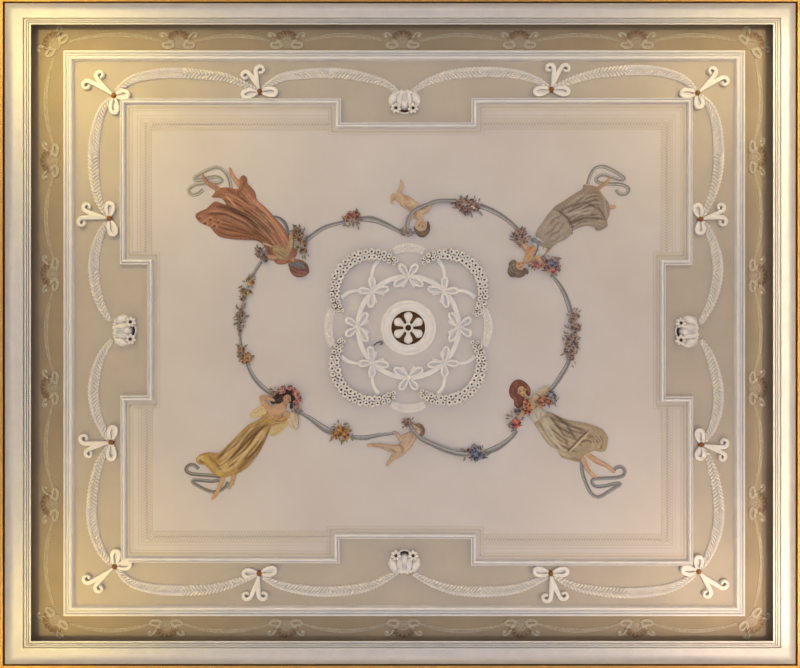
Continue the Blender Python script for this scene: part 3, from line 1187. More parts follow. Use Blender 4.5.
ribbon('grey painted ribbon from the brown blossoms to the red bunch on the top side', [(306, 240), (311, 236), (325, 227), (345, 221.5)], w0=[2.6, 2.2, 2.0, 1.6])
ribbon('grey painted ribbon from the red bunch to the top cherub', [(357, 219), (367, 218.5), (376, 220), (388, 225), (400, 231.5), (404, 234)], w0=[2.0, 3.4, 2.8, 2.4, 1.8])
ribbon('grey painted ribbon wrapped across the top cherub to the mauve bunch', [(407.5, 232), (407, 224), (410, 215.5), (416, 209.5), (427, 204.8), (438, 201.2), (456, 201)], wd=1.7, base=3.2)
ribbon('grey painted ribbon from the mauve bunch to the grey-dressed woman', [(480, 205.5), (488, 208.5), (500, 214.5), (512, 223.5), (521, 233)], w0=[2.8, 2.6, 2.2, 1.9])
ribbon('grey painted ribbon from the grey-dressed woman down to the tall right bunch', [(551, 275), (557, 281), (562.5, 289.5), (567, 299), (571, 312)], w0=[1.4, 2.0, 2.4, 2.6])
ribbon('grey-blue painted ribbon from the tall right bunch to the flower-laden woman', [(570, 358), (567, 366), (561, 376), (555, 385), (549, 392)], w0=[2.0, 2.4, 2.4, 2.0])
ribbon('grey painted ribbon from the pink rose to the blue bottom bunch', [(517, 431), (511, 438), (505, 443), (497, 448), (486, 452.5)], w0=[1.6, 2.2, 3.2, 2.8])
ribbon('grey painted ribbon from the blue bottom bunch to the bottom cherub', [(468, 454), (459, 453.5), (446, 450), (432, 444), (421, 438.5), (413, 431), (409, 424)], w0=[2.6, 2.6, 2.4, 2.0, 1.6], base=3.0)
ribbon('grey painted ribbon from the bottom cherub to the orange bunch', [(394, 433.6), (386, 434.5), (376, 435.8), (365, 438), (352, 437.5)], w0=[1.2, 1.8, 2.4, 2.2])
ribbon('grey painted ribbon from the orange bunch to the gold-dressed woman', [(333, 433), (326, 430), (318, 424.5), (309, 418), (299, 412.5)], w0=[3.4, 3.2, 2.2, 1.5])
ribbon('grey painted ribbon from the gold-dressed woman up to the lowest left bunch', [(274, 395.5), (267, 391), (260, 385), (254, 378), (249.5, 370), (247, 363)], w0=[2.0, 2.4, 2.0, 1.7])
ribbon('grey painted ribbon threading the left-hand bunches below the rust-dressed woman', [(261, 262), (257.5, 267), (252, 276), (247.5, 288), (243, 302), (240, 315), (239.5, 330), (241, 345), (244, 356)], w0=[1.9, 1.6, 1.2, 1.2, 1.5])
ribbon('dark grey painted ribbon behind the shoulder of the rust-dressed woman', [(274, 216), (280, 218.5), (285, 223.5), (287.5, 231), (287.8, 238)], w0=[1.0, 1.7, 1.7, 1.4], c=(lin((112, 108, 104)), lin((150, 148, 144)), lin((88, 84, 80))))

_bl = {}


def bloom_mesh(rgb, big):
    key = (rgb, big)
    if key not in _bl:
        m = MB()
        rgb = tuple(int(v * 0.72 + w_ * 0.28) for v, w_ in zip(rgb, (162, 144, 128)))
        c0, c1 = lin(rgb), lin(tuple(min(255, int(v * 1.22 + 6)) for v in rgb))
        c2 = lin(tuple(int(v * 0.62) for v in rgb))
        rings_ = ((8, 0.66, 0.32, 0.27, 0.30), (7, 0.42, 0.27, 0.22, 0.50), (4, 0.18, 0.2, 0.16, 0.66)) if big else ((6, 0.62, 0.44, 0.34, 0.40), (4, 0.24, 0.26, 0.22, 0.62))
        for q, (np_, rr, ra, rb, hh) in enumerate(rings_):
            for k in range(np_):
                a = 2 * PI * k / np_ + q * 0.5
                dome(m, 400 + math.cos(a) * rr, 334 + math.sin(a) * rr, ra, rb, hh, 0.1, a, col=(c1, c0, c2, c0)[(k + q) % 4], n=8, rings=3)
        o = m.build('bloom', PAINT, origin=(400, 334, 0), href=0)
        _bl[key] = o.data
        bpy.data.objects.remove(o)
    return _bl[key]


_lf = {}


def leaf_mesh(rgb):
    if rgb not in _lf:
        m = MB()
        leaf(m, 400, 334, 0, 1.0, 0.17, 0.08, 0.2, 0, 0, lin(tuple(min(255, int(v * 1.14)) for v in rgb)))
        o = m.build('leaf', PAINT, origin=(400, 334, 0), href=0, smooth=False)
        _lf[rgb] = o.data
        bpy.data.objects.remove(o)
    return _lf[rgb]


def bunch(label, cx, cy, rx, ry, deg, blooms, leaves, lift=1.0, seed=1, name='flower_bunch', cat='flowers', accents=()):
    """blooms: (count, colour, radius) entries; leaves: (count, colour, length) entries; accents: (x, y, colour, radius)"""
    r = random.Random(seed)
    t = thing(name, label, cat, (cx, cy, CB), 'painted flower bunches of the ring')
    A = math.radians(deg)
    ca, sa = math.cos(A), math.sin(A)
    for cnt, col, ln in leaves:
        cnt = int(cnt * 1.25)
        for k in range(cnt):
            a = 2 * PI * (k + r.random() * 0.8) / cnt
            q = r.uniform(0.35, 1.0)
            u, v = rx * q * math.cos(a), ry * q * math.sin(a)
            x, y = cx + u * ca - v * sa, cy + u * sa + v * ca
            o = place('leaf', leaf_mesh(col), t, x, y, CB + lift * 0.5 + r.uniform(0, 0.5), A + math.atan2(v * 1.3, u) + r.uniform(-1.3, 1.3), ln * r.uniform(0.5, 1.15))
    for cnt, col, rad in blooms:
        for k in range(cnt):
            a = r.uniform(0, 2 * PI)
            q = math.sqrt(r.random()) * 0.80
            u, v = rx * q * math.cos(a), ry * q * math.sin(a)
            x, y = cx + u * ca - v * sa, cy + u * sa + v * ca
            place('bloom', bloom_mesh(col, rad > 2.6), t, x, y, CB + lift + r.uniform(0, 0.9), r.uniform(0, 6), rad * r.uniform(0.85, 1.15))
    for x, y, col, rad in accents:
        place('bloom', bloom_mesh(col, True), t, x, y, CB + lift + 1.0, r.uniform(0, 6), rad)
    return t


BRN, OLV, MAU, RED, PNK, ORG, BLU, GRY, GLD, WHT = (128, 100, 78), (122, 112, 86), (136, 104, 100), (150, 88, 68), (188, 110, 104), (186, 124, 72), (104, 112, 138), (124, 116, 110), (164, 132, 78), (196, 178, 158)
bunch('red-brown painted bunch on the ribbon between the rust-dressed woman and top cherub', 353, 219, 9, 8, 0, [(7, RED, 2.6), (6, BRN, 2.0), (4, (172, 118, 92), 1.8)], [(16, OLV, 5.5), (8, GRY, 5)], seed=11)
bunch('mauve and cream painted bunch between the top cherub and the grey-dressed woman', 467, 205, 15, 8, 8, [(13, MAU, 2.8), (9, (158, 122, 110), 2.2), (6, WHT, 1.8), (5, (104, 76, 72), 2.0)], [(20, (118, 98, 88), 6), (12, GRY, 6)], seed=12)
bunch('tall grey-mauve painted bunch on the right of the flower ring', 572.5, 337, 31, 7.5, 96, [(22, (146, 122, 110), 2.4), (14, GRY, 2.2), (10, GLD, 1.7), (8, MAU, 2.2)], [(26, (134, 118, 100), 6), (12, GRY, 5)], seed=13)
bunch('blue and yellow painted bunch between the bottom cherub and the pink rose', 475, 453.5, 13, 7, -6, [(8, BLU, 2.8), (5, (122, 126, 146), 2.2), (6, (180, 158, 108), 1.9), (4, (122, 74, 66), 2.0)], [(12, OLV, 6), (10, GRY, 6)], seed=14, accents=[(477, 456, BLU, 4.6)])
bunch('orange painted bunch between the gold-dressed woman and the bottom cherub', 341, 432.5, 11, 9, 0, [(8, ORG, 3.0), (6, (160, 118, 70), 2.2), (5, GLD, 2.0)], [(18, OLV, 6), (10, GRY, 5)], seed=15, accents=[(341.5, 431.5, (192, 122, 58), 5.2)])
bunch('small brown painted blossoms at the upper end of the left-hand ribbon', 247, 288, 16, 5.5, 112, [(10, BRN, 2.0), (5, GLD, 1.8), (2, ORG, 2.6)], [(20, (118, 106, 82), 5.2), (8, GRY, 4)], seed=16)
bunch('grey-brown painted blossoms halfway down the left-hand ribbon', 240, 319, 16, 5, 96, [(10, (132, 112, 90), 1.9), (6, BRN, 1.9)], [(22, (122, 110, 88), 5), (8, GRY, 4)], seed=17)
bunch('orange-brown painted blossoms at the lowest end of the left-hand ribbon', 243.5, 354.5, 12, 6, 66, [(9, (168, 118, 80), 2.4), (5, BRN, 2.2), (4, ORG, 2.0)], [(14, OLV, 5.2)], seed=18)

# ------------------------------------------------------------------ painted figures (low relief on the cream field)
FL, FL_D, FL_L = (196, 158, 130), (146, 108, 84), (218, 184, 154)


def fingers(x, y, ang, n=4, L=2.6, lift=1.0, r=0.42):
    """four fingers and a thumb leaving a hand at (x, y)"""
    out = []
    for i in range(n):
        a = ang + (i - (n - 1) / 2) * 0.26
        l = L * (0.82, 1.0, 0.95, 0.75)[i % 4]
        mx, my = x + math.cos(a) * l * 0.55, y + math.sin(a) * l * 0.55
        b = a + 0.35
        out.append(('cap', [(x, y, r, lift), (mx, my, r, lift + 0.2), (mx + math.cos(b) * l * 0.45, my + math.sin(b) * l * 0.45, r * 0.85, lift)], 0.8))
    a = ang - 1.15
    out.append(('cap', [(x, y, r, lift), (x + math.cos(a) * L * 0.6, y + math.sin(a) * L * 0.6, r, lift)], 0.8))
    return out


def face_strokes(cx, cy, up, s=1.0, dark=(84, 56, 44), lip=(156, 84, 70), turn=0.0):
    """eyes, brows, nose and mouth of a head at (cx, cy); up = angle from the chin to the crown"""
    ux, uy = math.cos(up), math.sin(up)
    vx, vy = -uy, ux

    def L(v, u):
        return (cx + (v + turn) * s * vx + u * s * ux, cy + (v + turn) * s * vy + u * s * uy)
    out = []
    for sd in (-1, 1):
        out.append(([L(sd * 1.0, 0.5), L(sd * 2.5, 0.5)], 0.5 * s, -0.25, dark, 0.85))
        out.append(([L(sd * 0.8, 1.55), L(sd * 1.7, 1.9), L(sd * 2.8, 1.5)], 0.36 * s, 0.1, dark, 0.6))
        out.append(([L(sd * 2.6, -1.4), L(sd * 2.4, -2.0)], 0.9 * s, 0.1, (206, 136, 108), 0.45))
    out.append(([L(0.1, 1.2), L(0.0, -1.2)], 0.5 * s, 0.55, FL_L, 0.7))
    out.append(([L(0.65, 0.6), L(0.8, -1.3), L(0, -1.5)], 0.35 * s, 0, FL_D, 0.6))
    out.append(([L(-1.1, -2.7), L(0, -2.55), L(1.1, -2.7)], 0.45 * s, 0.15, lip, 0.9))
    out.append(([L(-0.8, -3.5), L(0.8, -3.5)], 0.5 * s, 0, FL_D, 0.35))
    return out


def head(cx, cy, up, s=1.0, lift=1.2):
    """prims of a head with jaw, brow and ears; s = 1 is 11 cm tall"""
    ux, uy = math.cos(up), math.sin(up)
    vx, vy = -uy, ux

    def L(v, u):
        return (cx + v * s * vx + u * s * ux, cy + v * s * vy + u * s * uy)
    a = up
    out = [('ell', *L(0, 1.2), 4.6 * s, 4.4 * s, a, 2.4 + lift), ('ell', *L(0, -1.2), 4.2 * s, 3.4 * s, a, 2.3 + lift), ('ell', *L(0, -3.3), 2.2 * s, 2.1 * s, a, 2.0 + lift)]
    for sd in (-1, 1):
        out.append(('ell', *L(sd * 4.2, 0.1), 1.4 * s, 0.7 * s, a, 1.2 + lift))
    return out


def strands(A, B, n, dark, light, seed=1, wd=0.7):
    return folds(A, B, n, dark, light, wd, 0.3, 0.75, seed)


def fig_ribbon(parent, pts, wd=1.7, base=CB, c=((128, 130, 122), (166, 166, 154), (98, 98, 90))):
    return ribbon('', pts, wd, parent, tuple(lin(q) for q in c), 'foot_ribbon', base=base)


# ---- woman in rust red
T = thing('person', 'painted woman in billowing rust-red dress, face turned away, holding brown blossoms', 'painted figure', (255, 225, CB))
fig_ribbon(T, [(230.6, 188), (229.5, 181), (227, 175), (222, 169.3), (215, 167.3), (205, 171), (197, 175.5), (193.8, 178.5), (196, 180), (205, 178.4), (214, 176.6), (219.5, 177.6), (221.8, 180.3), (218.5, 182.6), (211, 183), (203, 183.2), (194, 185.2), (188.6, 189), (189.5, 193), (193, 194.8), (198, 193.4), (203, 189.5)], 1.75,
           c=((160, 152, 138), (188, 179, 162), (126, 118, 104)))
body = [('cap', [(202, 174.6, 1.3, 0.6), (204.5, 179, 1.7, 0.8), (207, 182.5, 2.0, 1.0), (214, 186.5, 2.8, 1.2), (224, 194, 3.4, -1), (244, 214, 5, -3)], 0.5),
        ('cap', [(229.8, 168.2, 1.2, 0.7), (230.5, 172, 1.7, 0.9), (232.8, 176.5, 1.9, 1.2), (237, 182, 2.6, 1.0), (243, 188, 3.2, -1), (256, 214, 5, -3)], 0.5),
        ('cap', [(250, 218, 8, -2.5), (268, 236, 7.5, -2), (283, 250, 7.5, 0.4), (292, 259, 3.2, 0.8)], 0.25),
        ('ell', 297.5, 266.5, 8.2, 7.4, 0.8, 3.0),
        ('ell', 294.5, 261.5, 3.6, 3.0, 0.8, 3.6),
        ('cap', [(289, 250, 3.0, 1.6), (291.5, 243, 2.7, 2.0), (291, 236.5, 2.3, 2.2), (296, 233.5, 1.6, 2.6)], 0.6),
        ('cap', [(280, 257, 3.0, 1.0), (271, 257.5, 2.6, 1.0), (263.5, 255, 2.0, 1.2)], 0.5)] + fingers(296.5, 233, -0.5, lift=2.8) + fingers(263, 254.5, 3.3, lift=1.4)
relief('body', body, (176, 134, 106), T, [([(292, 249), (292.5, 238)], 1.6, 0, (178, 168, 120), 0.7), ([(203, 176), (210, 184), (220, 190)], 1.0, 0, (120, 82, 58), 0.5), ([(232, 171), (234, 178), (240, 186)], 0.9, 0, (206, 160, 116), 0.6)] +
       [([(296, 259.5), (293, 263)], 0.6, -0.2, (92, 58, 46), 0.8), ([(297.5, 261.5), (296, 264)], 0.5, 0.2, (206, 160, 124), 0.7)])
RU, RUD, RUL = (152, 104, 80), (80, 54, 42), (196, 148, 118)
dress = [('poly', [(217.5, 189), (224, 187.2), (231, 188), (238, 188.6), (238.5, 182), (240.3, 176.8), (244, 175.3), (246.8, 178), (247.3, 183), (251, 187), (255, 192.5), (257, 200), (265, 207), (274.5, 217), (283, 226.5), (288, 236.5), (293, 246.5), (297, 252.5),
                   (294, 258), (290, 261.5), (284, 264), (277, 263.8), (272, 258.5), (266.5, 250.5), (261.5, 243.5), (256, 240.5), (247, 240), (239, 239.6), (229, 238.6), (220, 236.8), (214.5, 232.5), (210, 227), (202, 223.5), (196.5, 219), (195.4, 214.5), (199, 211.8), (206, 208.6), (211.5, 203.5), (215.8, 201.2), (221, 203), (226, 204.6), (222.5, 199.2), (218, 197.4), (211.5, 196.9), (213.5, 193.8)], 2.0, 4.0)]
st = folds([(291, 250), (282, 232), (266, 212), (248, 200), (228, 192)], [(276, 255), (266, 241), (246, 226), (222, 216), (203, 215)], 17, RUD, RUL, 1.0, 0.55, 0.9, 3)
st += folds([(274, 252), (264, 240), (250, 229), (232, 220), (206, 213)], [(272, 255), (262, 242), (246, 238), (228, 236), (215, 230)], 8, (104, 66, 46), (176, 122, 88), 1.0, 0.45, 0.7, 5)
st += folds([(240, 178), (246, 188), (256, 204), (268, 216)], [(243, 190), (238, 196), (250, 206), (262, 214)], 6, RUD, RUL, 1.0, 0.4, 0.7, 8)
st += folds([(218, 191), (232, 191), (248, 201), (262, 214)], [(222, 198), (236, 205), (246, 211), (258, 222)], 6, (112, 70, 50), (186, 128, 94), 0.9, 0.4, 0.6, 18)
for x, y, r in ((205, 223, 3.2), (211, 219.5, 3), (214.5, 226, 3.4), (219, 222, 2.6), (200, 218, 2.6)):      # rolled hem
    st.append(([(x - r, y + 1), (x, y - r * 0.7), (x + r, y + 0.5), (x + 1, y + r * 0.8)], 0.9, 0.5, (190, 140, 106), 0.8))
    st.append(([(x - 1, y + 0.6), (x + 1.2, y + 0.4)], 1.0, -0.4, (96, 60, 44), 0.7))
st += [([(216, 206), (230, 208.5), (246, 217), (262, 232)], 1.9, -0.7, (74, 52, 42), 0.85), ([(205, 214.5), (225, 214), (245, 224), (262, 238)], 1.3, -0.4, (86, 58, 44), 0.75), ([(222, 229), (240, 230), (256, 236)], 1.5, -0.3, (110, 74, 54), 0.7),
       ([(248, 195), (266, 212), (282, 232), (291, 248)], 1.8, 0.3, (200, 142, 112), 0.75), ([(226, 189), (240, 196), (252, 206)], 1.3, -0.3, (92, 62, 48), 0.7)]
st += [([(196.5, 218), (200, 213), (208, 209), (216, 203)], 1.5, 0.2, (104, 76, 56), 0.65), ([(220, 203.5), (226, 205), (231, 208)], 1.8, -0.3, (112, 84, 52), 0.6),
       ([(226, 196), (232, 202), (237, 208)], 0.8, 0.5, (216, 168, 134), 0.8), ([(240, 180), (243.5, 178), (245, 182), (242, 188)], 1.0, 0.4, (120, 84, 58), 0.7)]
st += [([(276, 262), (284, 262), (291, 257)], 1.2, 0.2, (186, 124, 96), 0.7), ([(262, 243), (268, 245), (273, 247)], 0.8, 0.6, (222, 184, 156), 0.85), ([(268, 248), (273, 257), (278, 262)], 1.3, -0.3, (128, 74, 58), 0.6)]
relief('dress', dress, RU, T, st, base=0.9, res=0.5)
relief('sash', [('poly', [(273, 247), (279, 245.5), (287, 250), (290, 255), (286, 260), (279, 259), (274, 253)], 1.0, 2)], (160, 136, 100), T,
       folds([(274, 248), (282, 250), (289, 255)], [(275, 254), (280, 258), (286, 259)], 5, (116, 92, 62), (190, 170, 128), 0.7, 0.25, 0.7, 4), base=2.7)
relief('hair', [('ell', 299, 268.5, 9.8, 8.6, 0.3, 3.4), ('ell', 305.5, 271, 3.6, 3.4, 0, 2.8), ('ell', 297.5, 274, 4.6, 3.0, 0.2, 2.6), ('ell', 291, 264.5, 3.0, 3.6, 0, 2.6)], (130, 90, 78), T,
       strands([(290, 262), (297, 260.5), (306, 264), (308, 271)], [(289, 269), (295, 275), (302, 276), (307, 273)], 9, (78, 54, 50), (158, 108, 90), 6), base=0.8)
relief('hair_band', [('cap', [(292, 265, 2.2, 3.0), (297, 264.5, 3.0, 3.6), (302, 266, 3.0, 3.4), (304, 268, 1.6, 3.2)], 0.4)], (112, 112, 112), T,
       [([(293, 264), (302, 267)], 0.8, -0.3, (84, 84, 88), 0.6)], base=0.6)
bunch('long brown and gold painted blossom spray held by the rust-dressed woman', 299.5, 240, 19, 6, 72, [(14, BRN, 2.2), (8, GLD, 2.0), (6, (108, 78, 58), 2.4), (4, (150, 96, 72), 2.0)], [(20, OLV, 5.5), (8, (150, 136, 106), 5)], 2.6, 21)
bunch('grey-mauve painted blossoms under the elbow of the rust-dressed woman', 262.5, 255, 8.5, 5.5, 70, [(9, (132, 112, 104), 2.4), (5, (104, 84, 72), 2.0)], [(12, (120, 106, 88), 5)], 1.6, 22)

# ---- woman in grey-taupe
T = thing('person', 'painted woman in grey-taupe dress with white blouse and blue sash, head tilted back', 'painted figure', (565, 225, CB))
fig_ribbon(T, [(587.6, 184), (589, 179), (591.5, 173), (595.5, 167.8), (603, 166.2), (612, 169.5), (620, 174.3), (624.4, 178.2), (621, 179.8), (612, 177), (604, 174.6), (598, 176.6), (596.3, 180.2), (600, 182.6), (608, 183.6), (618, 183.8), (625, 185.3), (629, 189), (626.5, 193.6), (620.5, 194), (616.2, 189.5)], 1.7,
           c=((152, 147, 140), (184, 178, 168), (114, 110, 104)))
body = [('cap', [(610, 178, 1.3, 0.9), (607, 182, 1.7, 1.0), (602, 185.5, 2.0, 1.2), (595, 190, 2.6, -0.6), (580, 206, 4.6, -3)], 0.5),
        ('cap', [(615.2, 206.6, 1.5, 0.7), (611, 207, 2.0, 0.8), (604, 209, 2.6, -1), (585, 218, 4.6, -3)], 0.5),
        ('cap', [(566, 224, 8.5, -2.5), (552, 238, 7.6, -2), (541, 250, 6.6, 0.8), (532, 255, 6.2, 1.0), (526, 261, 3.0, 1.0)], 0.25),
        ('cap', [(534, 249, 3.4, 1.4), (528, 251, 3.2, 1.4), (524, 245, 2.4, 1.6), (522, 239, 1.7, 1.8)], 0.6),
        ('cap', [(538, 258, 3.0, 1.6), (541, 265.5, 2.5, 1.8), (549, 267, 1.9, 2.2)], 0.6)] + head(519.5, 266, 2.55, 1.0, 1.2) + fingers(521.5, 238.5, -1.7, lift=2.0) + fingers(549.5, 267, 0.2, lift=2.4)
relief('body', body, (192, 154, 120), T, face_strokes(520.2, 265.6, 2.55, 0.95, turn=0.5) +
       [([(529, 250), (532, 246)], 2.2, 0, (190, 112, 64), 0.7), ([(526, 256), (530, 258)], 2.0, 0, (206, 150, 86), 0.7), ([(538, 264), (546, 267)], 1.8, 0, (178, 110, 96), 0.7), ([(606, 182), (598, 188)], 1.0, 0, (132, 88, 56), 0.5)], res=0.42)
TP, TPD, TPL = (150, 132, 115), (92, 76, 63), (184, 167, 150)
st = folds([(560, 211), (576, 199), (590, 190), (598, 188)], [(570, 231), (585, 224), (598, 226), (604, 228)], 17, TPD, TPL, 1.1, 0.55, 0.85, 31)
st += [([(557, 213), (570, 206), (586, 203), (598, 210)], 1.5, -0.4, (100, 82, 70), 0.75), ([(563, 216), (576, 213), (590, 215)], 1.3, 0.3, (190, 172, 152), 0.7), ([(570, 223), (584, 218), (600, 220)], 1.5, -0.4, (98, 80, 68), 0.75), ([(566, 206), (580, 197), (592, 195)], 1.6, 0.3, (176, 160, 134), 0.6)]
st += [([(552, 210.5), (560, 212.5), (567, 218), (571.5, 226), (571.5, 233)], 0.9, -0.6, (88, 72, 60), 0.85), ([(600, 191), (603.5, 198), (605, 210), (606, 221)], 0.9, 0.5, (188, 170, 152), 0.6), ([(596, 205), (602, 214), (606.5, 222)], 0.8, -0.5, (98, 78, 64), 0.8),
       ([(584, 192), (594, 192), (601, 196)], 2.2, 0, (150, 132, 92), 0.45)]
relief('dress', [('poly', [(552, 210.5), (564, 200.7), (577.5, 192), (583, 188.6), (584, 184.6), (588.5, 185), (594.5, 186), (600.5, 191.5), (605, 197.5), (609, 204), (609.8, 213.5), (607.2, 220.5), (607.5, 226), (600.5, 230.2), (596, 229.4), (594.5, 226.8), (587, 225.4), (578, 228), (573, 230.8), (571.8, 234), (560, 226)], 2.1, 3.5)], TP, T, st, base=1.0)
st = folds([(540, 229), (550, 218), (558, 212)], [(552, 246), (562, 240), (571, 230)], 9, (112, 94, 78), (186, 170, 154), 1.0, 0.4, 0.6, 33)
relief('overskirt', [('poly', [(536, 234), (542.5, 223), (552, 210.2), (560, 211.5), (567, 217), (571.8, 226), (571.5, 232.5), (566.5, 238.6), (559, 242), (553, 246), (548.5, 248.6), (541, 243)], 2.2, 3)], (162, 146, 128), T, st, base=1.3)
relief('blouse', [('poly', [(534, 240), (539, 238), (547.5, 246), (546, 250.5), (543.5, 255), (537, 258), (533, 252)], 1.5, 2)], (194, 184, 172), T,
       folds([(535, 242), (536, 250), (537, 256)], [(546, 248), (544, 252), (541, 256)], 5, (150, 140, 124), (214, 206, 196), 0.7, 0.2, 0.6, 35), base=1.8)
relief('sash', [('cap', [(533, 239.5, 1.8, 2.8), (538, 243, 2.4, 3.4), (543, 245.5, 2.0, 3.2), (549.5, 247.5, 1.6, 3.0)], 0.4), ('cap', [(538, 244, 1.0, 3.4), (536.5, 251, 0.9, 3.3), (533.5, 257, 0.8, 3.0)], 0.5), ('ell', 538, 243, 2.8, 2.2, 0.4, 4.0)], (134, 132, 138), T,
       [([(540, 244), (549, 248)], 1.4, 0, (160, 138, 84), 0.8), ([(537.5, 246), (534, 256)], 0.5, 0, (84, 90, 108), 0.7)], res=0.42)
relief('hair', [('ell', 514.5, 270, 6.4, 7.6, 0.5, 2.6), ('ell', 519.5, 274, 6.0, 3.6, -0.1, 2.4), ('ell', 513, 263.5, 4.2, 3.4, -0.7, 2.2), ('ell', 526, 271, 2.4, 3.6, -0.6, 2.2)], (116, 98, 82), T,
       strands([(512, 261), (509, 267), (511, 274), (518, 277)], [(517, 262), (513, 267), (517, 272), (524, 271)], 7, (64, 50, 42), (156, 140, 122), 37), base=0.4)
bunch('mauve-brown painted flowers at the raised hand of the grey-dressed woman', 520.5, 236.5, 8.5, 8, 0, [(9, (150, 120, 108), 2.4), (5, MAU, 2.2), (4, (172, 136, 104), 2.0)], [(18, (128, 108, 96), 6), (8, GRY, 5)], 2.0, 41)
bunch('pink painted flowers with one blue blossom beside the grey-dressed woman', 551, 265, 9.5, 8, 20, [(8, (164, 116, 108), 2.4), (6, MAU, 2.2), (3, (84, 78, 66), 2.4), (3, BLU, 2.0)], [(20, (130, 112, 98), 6.5), (8, GRY, 5)], 2.6, 42, accents=[(552.3, 264.6, (104, 122, 152), 3.4), (553.5, 271, (190, 112, 98), 3.4)])
bunch('small pink painted flowers at the throat of the grey-dressed woman', 535, 265.5, 7.5, 3.4, 10, [(8, (178, 112, 104), 1.9), (4, (148, 90, 80), 1.8)], [(8, (108, 100, 66), 4)], 2.8, 43)

# ---- woman in gold
T = thing('person', 'painted woman in golden dress, both arms raised behind her dark-haired, rose-wreathed head', 'painted figure', (250, 435, CB))
GC = ((130, 124, 114), (162, 155, 142), (98, 93, 84))
fig_ribbon(T, [(221, 476.8), (214, 476), (207, 475.4), (198, 474.8), (191, 474), (186.3, 471.2), (186.6, 467.2), (190, 465), (194.5, 465.5), (198.5, 469)], 1.8, c=GC)
fig_ribbon(T, [(219, 480.3), (212, 481.5), (205, 481), (197, 480.2), (192.4, 480.6), (193.5, 483.4), (200, 487.2), (207, 490.5), (214, 492), (221, 490), (225.5, 486.8), (228, 482)], 1.7, c=GC)
body = [('cap', [(211.8, 499, 1.3, 0.9), (214.5, 496, 1.9, 1.0), (217.5, 491.5, 1.7, 1.2), (220, 485.5, 2.2, 1.2), (224, 475, 2.8, -0.6), (236, 455, 5, -3)], 0.5),
        ('cap', [(228.5, 488.4, 1.5, 0.7), (231.5, 484, 2.0, 0.9), (234, 474, 2.8, -0.6), (246, 455, 5, -3)], 0.5),
        ('cap', [(252, 442, 8.5, -2.5), (264, 426, 6.5, -2), (275, 413, 8.0, 0.8), (281, 407.5, 5.4, 1.0), (285, 402, 2.8, 1.2)], 0.22),
        ('cap', [(270, 409.5, 3.2, 1.4), (264.5, 403.5, 2.9, 1.4), (261.8, 397.8, 2.6, 1.4), (267, 397.6, 2.3, 1.6), (273.5, 400, 1.8, 1.8)], 0.5),
        ('cap', [(286, 414, 3.0, 1.4), (292, 419.5, 2.7, 1.4), (296.5, 424, 2.2, 1.2), (296.5, 416, 1.9, 1.4), (295.5, 411, 1.6, 1.6)], 0.5)] + head(287, 399.3, -1.12, 0.95, 2.8) + fingers(273.5, 400, 0.3, lift=2.0, L=2.2) + fingers(295.5, 410.5, -1.6, lift=1.8, L=2.0)
relief('body', body, (190, 152, 116), T, face_strokes(287.2, 398.6, -1.12, 0.9, turn=0.2) +
       [([(272, 409), (280, 412), (286, 409)], 1.6, 0.2, (206, 166, 122), 0.6), ([(273, 415), (278, 416.5), (284, 414.5)], 1.3, -0.1, (150, 108, 70), 0.6), ([(284, 404), (287.5, 406.5)], 1.0, -0.1, (140, 96, 66), 0.6), ([(263, 401), (262, 397), (268, 398)], 0.8, 0, (160, 112, 78), 0.5)], res=0.42)
GO, GOD, GOL = (172, 136, 84), (104, 74, 42), (208, 178, 124)
st = folds([(266, 417), (250, 424), (234, 439), (217, 456), (205, 462)], [(270, 430), (264, 444), (254, 458), (240, 471), (226, 476)], 18, GOD, GOL, 1.1, 0.55, 0.9, 51)
st += [([(262, 424), (246, 442), (228, 462)], 1.6, -0.4, (104, 74, 44), 0.8), ([(266, 437), (252, 456), (236, 472)], 1.7, -0.4, (100, 70, 42), 0.8), ([(256, 424), (238, 442), (222, 457)], 1.2, 0.4, (214, 188, 136), 0.7), ([(266, 428), (252, 446), (236, 464)], 1.2, 0.4, (210, 182, 128), 0.75), ([(250, 428), (234, 446), (216, 460)], 1.0, -0.4, (112, 82, 48), 0.7)]
st += [([(200, 456.5), (205, 457.5), (211, 464), (218, 472), (224, 476)], 2.2, 0.6, (190, 164, 84), 0.85), ([(197.5, 461.5), (198.5, 457.5), (202.5, 456.8), (204, 460), (201.5, 462.5)], 1.2, 0.4, (206, 180, 128), 0.8), ([(200.5, 461), (203.5, 462.5)], 1.1, -0.5, (100, 70, 36), 0.8),
       ([(268, 435), (262, 450), (250, 465)], 1.6, 0, (186, 166, 136), 0.6), ([(209, 456), (216, 462), (222, 470)], 0.9, -0.5, (106, 76, 40), 0.6)]
relief('dress', [('poly', [(266.5, 413), (258, 420), (248, 425), (238, 434.5), (227.6, 445), (219, 452.6), (213, 453), (207, 452.8), (200, 454.8), (195.8, 459), (197, 463), (201, 464.8), (205.5, 465.8), (212, 472.8), (220, 477.2), (230, 476.4), (239, 473), (248.5, 466.5), (257, 456.4), (263.6, 444.5), (268, 434), (271, 425), (270, 419)], 2.2, 4.0)], GO, T, st, base=0.9)
relief('bodice', [('poly', [(267, 410), (269.5, 415), (273, 417.5), (280, 418), (286, 415.5), (289.5, 413), (289, 418.5), (284, 422), (277, 424), (271, 425.5), (267.5, 419)], 1.5, 2)], (180, 140, 84), T,
       folds([(268, 414), (275, 419), (282, 419), (288, 415)], [(269, 421), (275, 424), (281, 421.5), (287, 419)], 5, (120, 84, 50), (206, 172, 118), 0.7, 0.3, 0.6, 53), base=1.8)
